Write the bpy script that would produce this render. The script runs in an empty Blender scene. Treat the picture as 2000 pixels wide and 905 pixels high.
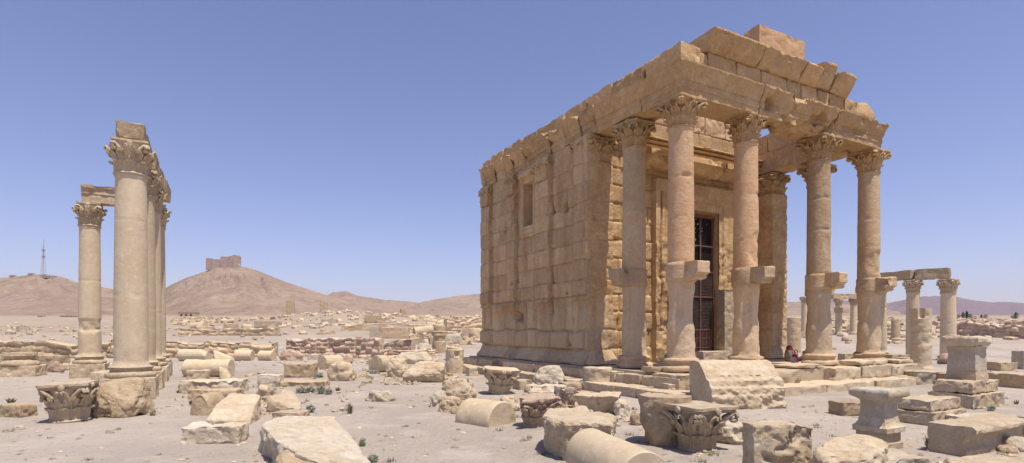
import bpy, bmesh, math, random
import numpy as np
from mathutils import Vector, Matrix

R = math.radians
FPX = 1094.0
CX, HY = 1000.0, 648.0
EYE = 1.65
sc = bpy.context.scene
COL = sc.collection

# ------------------------------------------------------------------ noise
def _h(i, j, k, s):
    n = (i * 374761393 + j * 668265263 + k * 2147483647 + s * 144665 + 1013904223) & 0xffffffff
    n = ((n ^ (n >> 13)) * 1274126177) & 0xffffffff
    n = (n ^ (n >> 16)) & 0xffffffff
    return n.astype(np.float64) / 4294967295.0
def vnoise(P, s=0):
    P = np.asarray(P, dtype=np.float64)
    I = np.floor(P).astype(np.int64); Fr = P - I
    Fr = Fr * Fr * (3 - 2 * Fr)
    out = 0
    for a in (0, 1):
        for b in (0, 1):
            for c in (0, 1):
                w = (Fr[:, 0] if a else 1 - Fr[:, 0]) * (Fr[:, 1] if b else 1 - Fr[:, 1]) * (Fr[:, 2] if c else 1 - Fr[:, 2])
                out = out + w * _h(I[:, 0] + a, I[:, 1] + b, I[:, 2] + c, s)
    return out * 2 - 1
def fbm(P, s=0, o=3, g=.5):
    P = np.asarray(P, dtype=np.float64)
    t = 0; a = 1; n = 0
    for i in range(o):
        t = t + a * vnoise(P * (2.03 ** i) + 17.3 * i, s + i * 7); n += a; a *= g
    return t / n

# ------------------------------------------------------------------ objects
def mk(name, V, F, mat, parent=None, smooth=True, tint=None, rust=None, loc=None, rz=0, rot=None, pale=None):
    me = bpy.data.meshes.new(name)
    me.from_pydata(np.asarray(V, dtype=float).tolist(), [], F.tolist() if isinstance(F, np.ndarray) else [tuple(f) for f in F])
    if smooth:
        me.polygons.foreach_set('use_smooth', [True] * len(me.polygons))
        try: me.set_sharp_from_angle(angle=R(48))
        except Exception: pass
    for nm, arr in (('tint', tint), ('rust', rust), ('pale', pale)):
        if arr is not None:
            at = me.attributes.new(nm, 'FLOAT', 'POINT')
            at.data.foreach_set('value', np.asarray(arr, dtype=np.float32))
    me.materials.append(mat)
    me.update()
    o = bpy.data.objects.new(name, me); COL.objects.link(o)
    if parent: o.parent = parent
    if loc is not None: o.location = loc
    if rot is not None: o.rotation_euler = rot
    elif rz: o.rotation_euler = (0, 0, rz)
    return o
def empty(name, loc, rz=0):
    o = bpy.data.objects.new(name, None); COL.objects.link(o); o.location = loc; o.rotation_euler = (0, 0, rz)
    o.empty_display_size = .2
    return o
def tag(o, label, cat, group=None):
    o['label'] = label; o['category'] = cat; o['kind'] = 'thing'
    if group: o['group'] = group
    return o
def structure(o): o['kind'] = 'structure'; return o
def copy_tree(o, parent=None):
    c = o.copy(); COL.objects.link(c)
    if parent is not None: c.parent = parent
    for ch in o.children: copy_tree(ch, c)
    return c

# ------------------------------------------------------------------ shapes
def vnormals(V, F):
    V = np.asarray(V); N = np.zeros_like(V)
    quads = np.array([f for f in F if len(f) == 4], dtype=np.int64)
    tris = np.array([f for f in F if len(f) == 3], dtype=np.int64)
    if len(quads):
        n = np.cross(V[quads[:, 2]] - V[quads[:, 0]], V[quads[:, 3]] - V[quads[:, 1]])
        for c in range(4): np.add.at(N, quads[:, c], n)
    if len(tris):
        n = np.cross(V[tris[:, 1]] - V[tris[:, 0]], V[tris[:, 2]] - V[tris[:, 0]])
        for c in range(3): np.add.at(N, tris[:, c], n)
    L = np.linalg.norm(N, axis=1); L[L < 1e-12] = 1
    return N / L[:, None]
def erode(V, F, amp=.02, freq=4, seed=0, chips=0, cf=3, o=3):
    V = np.asarray(V, dtype=float); N = vnormals(V, F)
    d = amp * fbm(V * freq, seed, o)
    if chips: d = d - chips * np.clip(fbm(V * cf, seed + 50, 2) - .18, 0, 1) * 2.2
    return V + N * d[:, None]
def gbox(sx, sy, sz, res, mx=60):
    nx, ny, nz = [int(min(mx, max(2, round(s / res)))) for s in (sx, sy, sz)]
    idx = -np.ones((nx + 1, ny + 1, nz + 1), dtype=np.int64)
    m = np.zeros_like(idx, dtype=bool)
    m[0] = m[-1] = True; m[:, 0] = m[:, -1] = True; m[:, :, 0] = m[:, :, -1] = True
    idx[m] = np.arange(m.sum())
    I = np.argwhere(m).astype(float)
    V = I / np.array([nx, ny, nz]) - .5
    V *= np.array([sx, sy, sz])
    F = []
    def face(A, flip):
        a, b, c, d = A[:-1, :-1], A[1:, :-1], A[1:, 1:], A[:-1, 1:]
        q = np.stack([a, b, c, d], -1).reshape(-1, 4)
        if flip: q = q[:, ::-1]
        F.append(q)
    face(idx[0], True); face(idx[-1], False)
    face(idx[:, 0], False); face(idx[:, -1], True)
    face(idx[:, :, 0], True); face(idx[:, :, -1], False)
    return V, np.concatenate(F)
def stone_box(sx, sy, sz, res=.05, r=.02, er=.05, amp=.012, seed=0, chips=0, freq=5, warp=None, joints=None, jd=.02, mx=60):
    """worn block: base at z=0, centred in x and y"""
    V, F = gbox(sx, sy, sz, res, mx)
    h = np.array([sx, sy, sz]) / 2
    S = seed * 3.7
    e = np.clip(fbm(V * (2.2 / max(.5, min(3, max(sx, sy, sz)))) * 1.6 + S, seed, 3) + .25, 0, 1)
    rad = np.clip(r + er * e, .002, h.min() * .9)[:, None]
    inner = np.clip(V, -(h - rad), h - rad)
    d = V - inner; L = np.linalg.norm(d, axis=1)[:, None]; L[L < 1e-9] = 1
    n = d / L
    disp = amp * fbm(V * freq + S, seed + 3, 3)
    if chips: disp = disp - chips * np.clip(fbm(V * 2.6 + S, seed + 9, 3) - .12, 0, 1) * 2
    if res < .075:
        sidef = .35 + .65 * (V[:, 2] < sz * .5 - 1e-4)
        disp = disp - min(.03, res * .9) * sidef * np.clip(fbm(V * min(14, .33 / res) + S, seed + 21, 3) * 2.2 + .1, 0, 1)
    if joints:
        z = V[:, 2] + sz / 2
        wob = .012 * vnoise(V * 3 + S, seed)
        for j in joints: disp = disp - jd * np.exp(-((z + wob - j) / .022) ** 2)
    P = inner + n * rad + n * disp[:, None]
    P[:, 2] += sz / 2
    if warp is not None: P = warp(P)
    return P, F
def loft(rings, cap=True, closed=True):
    """rings: list of (m,3) arrays"""
    m = len(rings[0]); V = np.concatenate(rings); F = []
    for i in range(len(rings) - 1):
        a = i * m; b = a + m
        for j in range(m if closed else m - 1):
            k = (j + 1) % m
            F.append((a + j, a + k, b + k, b + j))
    if cap:
        F.append(tuple(range(m - 1, -1, -1))); a = (len(rings) - 1) * m
        F.append(tuple(range(a, a + m)))
    return V, F
def join(parts):
    Vs, Fs, n = [], [], 0
    for V, F in parts:
        Vs.append(np.asarray(V)); Fs += [tuple(int(q) + n for q in f) for f in F]; n += len(V)
    return np.concatenate(Vs), Fs
def resample(P, res, closed=False):
    P = [np.array(p, dtype=float) for p in P]; out = []
    n = len(P)
    for i in range(n if closed else n - 1):
        a, b = P[i], P[(i + 1) % n]
        k = max(1, int(round(np.linalg.norm(b - a) / res)))
        for j in range(k): out.append(a + (b - a) * j / k)
    if not closed: out.append(P[-1])
    return np.array(out)
def lathe(prof, n=40, res=.06, rf=None):
    """prof (r,z) bottom to top; closed with caps. rf(angle)->radius factor"""
    p = [(0.004, prof[0][1])] + list(prof) + [(0.004, prof[-1][1])]
    p = resample(p, res)
    a = np.arange(n) / n * 2 * np.pi
    f = np.ones(n) if rf is None else rf(a)
    rings = [np.stack([r * f * np.cos(a), r * f * np.sin(a), np.full(n, z)], 1) for r, z in p]
    return loft(rings)
def sqf(a): return 1 / np.maximum(np.abs(np.cos(a)), np.abs(np.sin(a)))
def extrude(prof, L, res=.07, seed=0, amp=.012, chips=0, m0=None, m1=None, freq=5, cf=2.6, er=0):
    """profile polygon in (y,z) swept along +x from 0 to L. m0/m1: end mitre, x += f(y)"""
    p = resample(prof, res, True)
    area = 0.5 * np.sum(p[:, 0] * np.roll(p[:, 1], -1) - np.roll(p[:, 0], -1) * p[:, 1])
    if area < 0: p = p[::-1]
    c = p.mean(0); n = max(2, int(L / res)); rings = []
    for s in (.35, .7, .93): rings.append(np.stack([np.zeros(len(p)), *(c + (p - c) * s).T], 1))
    for i in range(n + 1): rings.append(np.stack([np.full(len(p), L * i / n), *p.T], 1))
    for s in (.93, .7, .35): rings.append(np.stack([np.full(len(p), L), *(c + (p - c) * s).T], 1))
    V, F = loft(rings)
    if m0 is not None or m1 is not None:
        u = V[:, 0] / L
        d = (m0(V[:, 1]) if m0 else 0) * (1 - u) + (m1(V[:, 1]) if m1 else 0) * u
        V[:, 0] += d
    V2 = erode(V, F, amp, freq, seed, chips, cf)
    if res < .075: V2 = erode(V2, F, res * .28, min(13, .33 / res), seed + 7, res * .3, min(9, .2 / res))
    if er:
        u = np.minimum(V[:, 0], L - V[:, 0]); g = np.clip(1 - u / .12, 0, 1) * er
        cc = np.array([0, c[0], c[1]])
        V2[:, 1:] += (cc[1:] - V2[:, 1:]) * (g * (0.5 + .5 * vnoise(V * 4, seed + 2)))[:, None]
    return V2, F
def hull(points, res=.1, bevel=.04, amp=.02, freq=4, seed=0, chips=0, cf=2.5, smooth_it=1, fine=0):
    bm = bmesh.new()
    for p in points: bm.verts.new(p)
    r = bmesh.ops.convex_hull(bm, input=bm.verts)
    junk = [v for v in bm.verts if not v.link_faces]
    if junk: bmesh.ops.delete(bm, geom=junk, context='VERTS')
    bmesh.ops.dissolve_limit(bm, angle_limit=R(4), verts=bm.verts, edges=bm.edges)
    if bevel: bmesh.ops.bevel(bm, geom=list(bm.edges), offset=bevel, segments=1, affect='EDGES', profile=.5, clamp_overlap=True)
    bmesh.ops.triangulate(bm, faces=bm.faces)
    for _ in range(7):
        long = [e for e in bm.edges if e.calc_length() > res * 1.4]
        if not long or len(bm.verts) > 14000: break
        bmesh.ops.subdivide_edges(bm, edges=long, cuts=1)
        bmesh.ops.triangulate(bm, faces=[f for f in bm.faces if len(f.verts) > 3])
    for _ in range(smooth_it): bmesh.ops.smooth_vert(bm, verts=bm.verts, factor=.5, use_axis_x=True, use_axis_y=True, use_axis_z=True)
    bmesh.ops.recalc_face_normals(bm, faces=bm.faces)
    bm.verts.index_update()
    V = np.array([v.co[:] for v in bm.verts]); F = [tuple(v.index for v in f.verts) for f in bm.faces]
    bm.free()
    V = erode(V, F, amp, freq, seed, chips, cf, 4)
    if fine:
        n = vnormals(V, F); side = (1 - .75 * np.abs(n[:, 2]))
        f1 = min(freq * 4, .33 / res)
        pit = np.clip(fbm(V * f1 + 3, seed + 5, 3) * 2.2, -.3, 1) * fine * 2.2
        lay = fbm(V * np.array([1.2, 1.2, 7.0]) * min(1.6, freq / 2), seed + 6, 3) * fine * 1.2
        V = V - n * ((pit + lay) * side)[:, None]
    return V, F
def boulder_pts(w, d, h, seed, k=11, flat=.25):
    rg = random.Random(seed); P = []
    for i in range(k):
        a = i / k * 2 * math.pi + rg.uniform(-.2, .2)
        for zz, q in ((0, rg.uniform(.8, 1)), (rg.uniform(.3, .5), rg.uniform(.92, 1.05)), (rg.uniform(.85, 1), rg.uniform(.45, .8))):
            ca, sa = math.cos(a), math.sin(a)
            s = 1 / max(abs(ca), abs(sa)) ** .55
            P.append((ca * s * w / 2 * q, sa * s * d / 2 * q, h * zz))
    return P
def xf(V, loc=(0, 0, 0), rx=0, ry=0, rz=0, s=1):
    M = (Matrix.Rotation(rz, 3, 'Z') @ Matrix.Rotation(ry, 3, 'Y') @ Matrix.Rotation(rx, 3, 'X'))
    M = np.array(M)
    return (np.asarray(V) * np.asarray(s)) @ M.T + np.array(loc)
def tube(path, r, n=6, close=True):
    path = np.array(path, dtype=float); rings = []
    rr = r if hasattr(r, '__len__') else [r] * len(path)
    up = np.array([0, 0, 1.])
    for i, p in enumerate(path):
        t = path[min(i + 1, len(path) - 1)] - path[max(i - 1, 0)]; t /= (np.linalg.norm(t) + 1e-9)
        a = np.cross(t, up)
        if np.linalg.norm(a) < .05: a = np.cross(t, [1., 0, 0])
        a /= np.linalg.norm(a); b = np.cross(t, a)
        th = np.arange(n) / n * 2 * np.pi
        rings.append(p + rr[i] * (np.cos(th)[:, None] * a + np.sin(th)[:, None] * b))
    return loft(rings)

# ------------------------------------------------------------------ Corinthian capital
def capital_mesh(rb=.34, H=.78, seed=0, wear=.012, square=False, leafres=1, broken=0, ab=.54):
    parts = []
    def bell(z):
        q = z / H
        return rb * (.93 + .10 * q + .30 * q ** 3)
    prof = [(rb * 1.06, 0), (rb * 1.1, .03 * H), (rb * 1.02, .06 * H)] + [(bell(z), z) for z in np.linspace(.07 * H, .86 * H, 9)]
    parts.append(lathe(prof, 40, .06))
    def leaf(a0, z0, h, w, out, seed2):
        nv, nu = 13, 9
        path_v = np.linspace(0, 1, nv); rings = []
        dr = np.interp(path_v, [0, .45, .72, .86, .95, 1], [.0, .02, .07, .15, .19, .185]) * out
        dz = np.interp(path_v, [0, .45, .72, .88, .96, 1], [0, .5, .82, 1.0, .95, .84]) * h
        for i, v in enumerate(path_v):
            ww = w * (.72 + .42 * math.sin(math.pi * (v * .9 + .05))) * (1 - .62 * max(0, (v - .72) / .28) ** 1.5) * (1 + .15 * math.sin(v * 26))
            u = np.linspace(-1, 1, nu)
            r0 = bell(z0 + min(dz[i], h * .98)) + .006 + dr[i]
            rib = .018 * np.cos(u * 3.3 * math.pi) - .022 * np.abs(u) ** 2
            zz = z0 + dz[i] - .05 * h * u ** 2 * (v > .6)
            fr = r0 + rib; ang = a0 + u * ww / np.maximum(r0, .2)
            front = np.stack([fr * np.cos(ang), fr * np.sin(ang), zz], 1)
            bk = r0 - .035 - .02 * v; ang2 = ang[::-1]
            back = np.stack([bk * np.cos(ang2), bk * np.sin(ang2), (zz - .01)[::-1]], 1)
            rings.append(np.concatenate([front, back]))
        V, F = loft(rings)
        return V, F
    for k in range(8):
        parts.append(leaf(k * math.pi / 4, .0, .40 * H, rb * .42, .55, k))
    for k in range(8):
        parts.append(leaf((k + .5) * math.pi / 4, .02 * H, .68 * H, rb * .42, .80, k + 9))
    D = ab * 1.27
    for k in range(4):
        ac = math.pi / 4 + k * math.pi / 2
        for s in (-1, 1):
            pth = []
            for v in np.linspace(0, 1, 9):
                a = ac + s * (.36 * (1 - v) ** .8 + .05); r = (bell(.55 * H) + .03) * (1 - v ** 1.5) + D * .93 * v ** 1.5
                pth.append((r * math.cos(a), r * math.sin(a), H * (.50 + .36 * v ** .8)))
            c = np.array([D * .9 * math.cos(ac + s * .05), D * .9 * math.sin(ac + s * .05), H * .76])
            out = np.array([math.cos(ac), math.sin(ac), 0])
            for q in np.linspace(0, 1.6 * math.pi, 11)[1:]:
                rr = .085 * (1 - .5 * q / (1.6 * math.pi))
                pth.append(tuple(c + out * rr * math.sin(q) + np.array([0, 0, rr * math.cos(q)])))
            parts.append(tube(pth, [.045] * 6 + [.042] * (len(pth) - 6), 6))
        # inner helices under the abacus
        am = k * math.pi / 2
        for s in (-1, 1):
            pth = [((bell(z * H) + .05 + .02 * i) * math.cos(am + s * g), (bell(z * H) + .05 + .02 * i) * math.sin(am + s * g), z * H)
                   for i, (z, g) in enumerate([(.52, .30), (.64, .27), (.74, .2), (.8, .12), (.78, .06), (.72, .07)])]
            parts.append(tube(pth, .024, 6))
        fl = lathe([(.06, -.07), (.07, -.03), (.055, .02), (.02, .03)], 8, .05)
        rfl = ab * .92
        parts.append((xf(fl[0], (rfl * math.cos(am), rfl * math.sin(am), .91 * H), ry=math.pi / 2, rz=am), fl[1]))
    def abf(a):
        b = (a + math.pi / 4) % (math.pi / 2) - math.pi / 4
        t = np.abs(b) / (math.pi / 4)
        return .86 + .50 * t ** 2.2 - .08 * (t > .93)
    parts.append(lathe([(ab * .90, .86 * H), (ab * .97, .89 * H), (ab * .95, .92 * H), (ab * 1.03, .94 * H), (ab * 1.03, H)], 64, .04, abf))
    V, F = join(parts)
    if square:
        a = np.arctan2(V[:, 1], V[:, 0]); r = np.hypot(V[:, 0], V[:, 1])
        f = sqf(a) ** (1 - .75 * np.clip(r / ab - .8, 0, .5) / .5 * 1.0)
        V = V.copy(); V[:, 0] *= f; V[:, 1] *= f
    V = erode(V, F, wear, 9, seed)
    if broken:
        # abrade protruding masses on one side
        n = fbm(V * 1.7 + seed, seed + 4, 2)
        r = np.hypot(V[:, 0], V[:, 1]); lim = rb * 1.02 + np.clip(.42 - broken * np.clip(n + .35, 0, 1), .05, .5)
        k = np.minimum(1, lim / np.maximum(r, .01)); k = np.where(V[:, 2] > .15 * H, k, 1)
        V[:, 0] *= k; V[:, 1] *= k
        V = erode(V, F, .02 * broken, 7, seed + 1)
    return V, F
# ------------------------------------------------------------------ materials
def nodes(name):
    m = bpy.data.materials.new(name); m.use_nodes = True
    nt = m.node_tree; nt.nodes.clear()
    out = nt.nodes.new('ShaderNodeOutputMaterial'); b = nt.nodes.new('ShaderNodeBsdfPrincipled')
    nt.links.new(b.outputs[0], out.inputs[0])
    return m, nt, b
def N(nt, t, **kw):
    n = nt.nodes.new(t)
    for k, v in kw.items():
        if k in n.inputs: n.inputs[k].default_value = v
        else: setattr(n, k, v)
    return n
def mixc(nt, fac, a, b, mode='MIX'):
    n = nt.nodes.new('ShaderNodeMix'); n.data_type = 'RGBA'; n.blend_type = mode
    for i, v in ((0, fac), (6, a), (7, b)):
        if isinstance(v, bpy.types.NodeSocket): nt.links.new(v, n.inputs[i])
        elif i == 0: n.inputs[i].default_value = v
        else: n.inputs[i].default_value = (*v, 1) if len(v) == 3 else v
    return n.outputs[2]
def math_(nt, op, a, b=0.0, c=None, clamp=False):
    n = nt.nodes.new('ShaderNodeMath'); n.operation = op; n.use_clamp = clamp
    for i, v in enumerate((a, b) if c is None else (a, b, c)):
        if isinstance(v, bpy.types.NodeSocket): nt.links.new(v, n.inputs[i])
        else: n.inputs[i].default_value = v
    return n.outputs[0]
def ramp(nt, fac, p0, p1, v0=0., v1=1.):
    n = nt.nodes.new('ShaderNodeMapRange'); n.clamp = True
    nt.links.new(fac, n.inputs[0])
    n.inputs[1].default_value = p0; n.inputs[2].default_value = p1; n.inputs[3].default_value = v0; n.inputs[4].default_value = v1
    return n.outputs[0]
def noise(nt, vec, scale, detail=4, rough=.55, dist=0):
    n = nt.nodes.new('ShaderNodeTexNoise'); n.inputs['Scale'].default_value = scale; n.inputs['Detail'].default_value = detail
    n.inputs['Roughness'].default_value = rough; n.inputs['Distortion'].default_value = dist
    nt.links.new(vec, n.inputs['Vector']); return n.outputs[0]
def coords(nt, world=False):
    if world:
        g = nt.nodes.new('ShaderNodeNewGeometry'); return g.outputs['Position'], None
    tc = nt.nodes.new('ShaderNodeTexCoord'); oi = nt.nodes.new('ShaderNodeObjectInfo')
    s = math_(nt, 'MULTIPLY', oi.outputs['Random'], 57.0)
    v = nt.nodes.new('ShaderNodeVectorMath'); v.operation = 'ADD'
    nt.links.new(tc.outputs['Object'], v.inputs[0]); nt.links.new(s, v.inputs[1])
    return v.outputs[0], oi.outputs['Random']
def stone(name, a, b, c, streak=0.0, bump=.5, pit=.5, rnd=.12, fs=1.0, rustc=(.36, .20, .09), palec=(.55, .44, .30), dark=.5):
    """a: main colour, b: second tone, c: stain/bleached tone"""
    m, nt, bs = nodes(name)
    v, rn = coords(nt)
    pa = N(nt, 'ShaderNodeAttribute', attribute_name='pale')
    pf = math_(nt, 'MULTIPLY', pa.outputs['Fac'], ramp(nt, noise(nt, v, 1.7, 5, .6), .25, .6, .4, 1), clamp=True)
    big = ramp(nt, noise(nt, v, .9 * fs, 5, .6, .4), .35, .65)
    col = mixc(nt, big, a, b)
    col = mixc(nt, pf, col, palec)
    med = ramp(nt, noise(nt, v, 3.3 * fs, 8, .70, .6), .48, .66, 0, .85)
    col = mixc(nt, med, col, c)
    drk = ramp(nt, noise(nt, v, 5.2 * fs, 8, .72, .9), .54, .72, 0, dark)
    col = mixc(nt, drk, col, tuple(x * .62 for x in a))
    if streak:
        mp = N(nt, 'ShaderNodeMapping'); mp.inputs['Scale'].default_value = (2.6, 2.6, .16)
        nt.links.new(v, mp.inputs[0])
        st = ramp(nt, noise(nt, mp.outputs[0], 1.6, 6, .65), .52, .72, 0, streak)
        col = mixc(nt, st, col, rustc)
    ra = N(nt, 'ShaderNodeAttribute', attribute_name='rust')
    rf = math_(nt, 'MULTIPLY', ra.outputs['Fac'], ramp(nt, noise(nt, v, 5, 6, .65), .3, .6, .3, 1))
    col = mixc(nt, rf, col, rustc)
    # pits and grime specks at two sizes
    mid = noise(nt, v, 10 * fs, 9, .75)
    fine = noise(nt, v, 30 * fs, 8, .75)
    sp = ramp(nt, mid, .57, .68, 0, .75 * pit)
    col = mixc(nt, sp, col, tuple(x * .45 for x in a))
    sp2 = ramp(nt, fine, .55, .68, 0, .6 * pit)
    col = mixc(nt, sp2, col, tuple(x * .5 for x in a))
    lt = ramp(nt, mid, .45, .33, 0, .45)
    col = mixc(nt, lt, col, tuple(min(.75, x * 1.3) for x in c))
    # brightness: per object and per block
    ta = N(nt, 'ShaderNodeAttribute', attribute_name='tint')
    k = math_(nt, 'MULTIPLY_ADD', rn, 2 * rnd, 1 - rnd)
    k = math_(nt, 'ADD', k, ta.outputs['Fac'])
    vm = nt.nodes.new('ShaderNodeVectorMath'); vm.operation = 'SCALE'
    nt.links.new(col, vm.inputs[0]); nt.links.new(k, vm.inputs['Scale'])
    nt.links.new(vm.outputs[0], bs.inputs['Base Color'])
    bs.inputs['Roughness'].default_value = .95
    bs.inputs['Specular IOR Level'].default_value = .15
    h1 = noise(nt, v, 7 * fs, 10, .74, .4); vo = N(nt, 'ShaderNodeTexVoronoi', Scale=13.0 * fs); nt.links.new(v, vo.inputs['Vector'])
    h = math_(nt, 'ADD', h1, math_(nt, 'MULTIPLY', ramp(nt, vo.outputs[0], 0, .35, 0, 1), .20 * pit))
    h = math_(nt, 'SUBTRACT', h, math_(nt, 'MULTIPLY', sp, .25))
    bp = N(nt, 'ShaderNodeBump', Strength=min(1, bump * 1.5), Distance=.085); nt.links.new(h, bp.inputs['Height'])
    nt.links.new(bp.outputs[0], bs.inputs['Normal'])
    return m
def plain(name, c, rough=.7, metal=0, bump=0, var=.15, scale=8, spec=.5):
    m, nt, bs = nodes(name); v, rn = coords(nt)
    f = ramp(nt, noise(nt, v, scale, 5, .6), .35, .65)
    col = mixc(nt, f, tuple(x * (1 - var) for x in c), tuple(min(1, x * (1 + var)) for x in c))
    nt.links.new(col, bs.inputs['Base Color']); bs.inputs['Roughness'].default_value = rough; bs.inputs['Metallic'].default_value = metal
    bs.inputs['Specular IOR Level'].default_value = spec
    if bump:
        bp = N(nt, 'ShaderNodeBump', Strength=bump, Distance=.03); nt.links.new(noise(nt, v, scale * 3, 6), bp.inputs['Height'])
        nt.links.new(bp.outputs[0], bs.inputs['Normal'])
    return m
M = {}
M['temple'] = stone('temple_stone', (.53, .36, .19), (.455, .29, .145), (.60, .46, .275), streak=.45, bump=.5, dark=.28)
M['shaft'] = stone('column_stone', (.50, .335, .19), (.50, .375, .235), (.56, .44, .31), streak=.3, bump=.45)
M['shaft_pink'] = stone('pink_column_stone', (.53, .32, .175), (.51, .345, .20), (.57, .41, .26), streak=.2, bump=.38)
M['cream'] = stone('cream_stone', (.55, .445, .31), (.50, .38, .25), (.63, .54, .41), bump=.55)
M['pale'] = stone('pale_column_stone', (.54, .445, .31), (.51, .40, .265), (.58, .49, .365), streak=.25, bump=.16, pit=.28, dark=.12, rustc=(.40, .27, .14))
M['tan'] = stone('tan_stone', (.46, .34, .215), (.52, .40, .26), (.57, .46, .32), bump=.7)
M['red'] = stone('reddish_stone', (.48, .345, .25), (.51, .385, .28), (.57, .46, .35), bump=.7)
M['grey'] = stone('grey_stone', (.48, .41, .32), (.43, .355, .265), (.56, .49, .39), bump=.5)
M['white'] = stone('bleached_stone', (.62, .53, .41), (.57, .46, .32), (.68, .61, .50), bump=.6)
M['castle'] = stone('castle_stone', (.42, .31, .24), (.34, .25, .19), (.46, .36, .28), bump=.2, fs=.05)
M['twig'] = plain('dry_twig', (.20, .16, .11), .9)
M['leafg'] = plain('shrub_leaf', (.33, .34, .25), .8, var=.35, scale=20)
M['leafd'] = plain('dry_shrub_leaf', (.19, .17, .11), .9, var=.3, scale=20)
M['sunlit_leaf'] = plain('painted_sunlit_leaf', (.55, .56, .48), .5)  # pale colour paints the sun on leaves glimpsed in the doorway
M['treeleaf'] = plain('dark_tree_leaf', (.05, .065, .035), .8, var=.3, scale=2)
M['bark'] = plain('bark', (.12, .09, .06), .9)
M['iron'] = plain('red_brown_painted_iron', (.17, .08, .065), .6, .0, var=.25)
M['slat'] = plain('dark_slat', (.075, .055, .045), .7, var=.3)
M['canvas'] = plain('brown_canvas', (.17, .13, .10), .9, bump=.3)
M['redcloth'] = plain('dark_red_cloth', (.20, .02, .03), .85, bump=.3)
M['navy'] = plain('dark_navy_cloth', (.03, .03, .05), .85, bump=.3)
M['whitecloth'] = plain('white_cloth', (.6, .57, .52), .8)
M['mast'] = plain('mast_paint', (.36, .27, .26), .6)
M['hut'] = plain('hut_plaster', (.5, .45, .4), .8)
def glass_mat():
    m, nt, bs = nodes('dark_door_glass'); v, rn = coords(nt)
    bs.inputs['Base Color'].default_value = (.018, .014, .011, 1); bs.inputs['Roughness'].default_value = .35; bs.inputs['Specular IOR Level'].default_value = .12
    bp = N(nt, 'ShaderNodeBump', Strength=.35, Distance=.05); nt.links.new(noise(nt, v, 4, 4, .6), bp.inputs['Height']); nt.links.new(bp.outputs[0], bs.inputs['Normal'])
    return m
M['glass'] = glass_mat()

def ground_mat():
    m, nt, bs = nodes('desert_ground'); P, _ = coords(nt, True)
    sand = mixc(nt, ramp(nt, noise(nt, P, .16, 6, .6, .5), .38, .62), (.425, .365, .31), (.335, .285, .24))
    sand = mixc(nt, ramp(nt, noise(nt, P, .9, 6, .65), .52, .66, 0, .6), sand, (.50, .44, .375))
    sand = mixc(nt, ramp(nt, noise(nt, P, .45, 6, .7, 1.0), .56, .68, 0, .45), sand, (.30, .255, .215))
    # gravel specks
    vo = N(nt, 'ShaderNodeTexVoronoi', Scale=9.0); nt.links.new(P, vo.inputs['Vector'])
    speck = ramp(nt, vo.outputs['Distance'], .20, .10, 0, 1)
    sel = ramp(nt, vo.outputs['Color'], .45, .6)
    sand = mixc(nt, math_(nt, 'MULTIPLY', speck, math_(nt, 'MULTIPLY', sel, .55)), sand, (.56, .49, .42))
    vo2 = N(nt, 'ShaderNodeTexVoronoi', Scale=23.0); nt.links.new(P, vo2.inputs['Vector'])
    sp2 = ramp(nt, vo2.outputs['Distance'], .22, .1, 0, .4)
    sand = mixc(nt, sp2, sand, (.30, .25, .21))
    sand = mixc(nt, ramp(nt, noise(nt, P, 60, 4, .7), .5, .7, 0, .35), sand, (.33, .27, .23))
    # hills: real rock colours farther away, set by place; the farthest tint paints haze
    sx = N(nt, 'ShaderNodeSeparateXYZ'); nt.links.new(P, sx.inputs[0])
    rock = mixc(nt, ramp(nt, noise(nt, P, .008, 8, .62, .8), .4, .6), (.34, .25, .18), (.27, .195, .14))
    rock = mixc(nt, ramp(nt, noise(nt, P, .03, 8, .7, 1.5), .5, .64, 0, .7), rock, (.40, .31, .23))
    rock = mixc(nt, ramp(nt, noise(nt, P, .013, 8, .7, 2.5), .53, .62, 0, .55), rock, (.20, .15, .11))
    soil = mixc(nt, ramp(nt, noise(nt, P, .06, 7, .7, 1.0), .4, .6), (.36, .29, .22), (.29, .23, .17))
    sand = mixc(nt, ramp(nt, sx.outputs[1], 38, 75, 0, .85), sand, soil)
    col = mixc(nt, ramp(nt, sx.outputs[1], 380, 950), sand, rock)
    col = mixc(nt, ramp(nt, sx.outputs[1], 2900, 3500), col, (.20, .145, .15))  # purple-brown paints the haze of the farthest mountains into their colour
    nt.links.new(col, bs.inputs['Base Color'])
    bs.inputs['Roughness'].default_value = .95; bs.inputs['Specular IOR Level'].default_value = .15
    h = math_(nt, 'ADD', noise(nt, P, 2.2, 8, .65), math_(nt, 'MULTIPLY', noise(nt, P, 14, 8, .75), .35))
    h = math_(nt, 'ADD', h, math_(nt, 'MULTIPLY', speck, .25))
    bp = N(nt, 'ShaderNodeBump', Strength=.8, Distance=.13); nt.links.new(h, bp.inputs['Height'])
    h2 = noise(nt, P, .02, 9, .68, .5)
    bp2 = N(nt, 'ShaderNodeBump', Distance=60.0); nt.links.new(h2, bp2.inputs['Height']); nt.links.new(bp.outputs[0], bp2.inputs['Normal'])
    nt.links.new(ramp(nt, sx.outputs[1], 300, 900, 0, .55), bp2.inputs['Strength'])
    nt.links.new(bp2.outputs[0], bs.inputs['Normal'])
    return m
M['ground'] = ground_mat()
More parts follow.
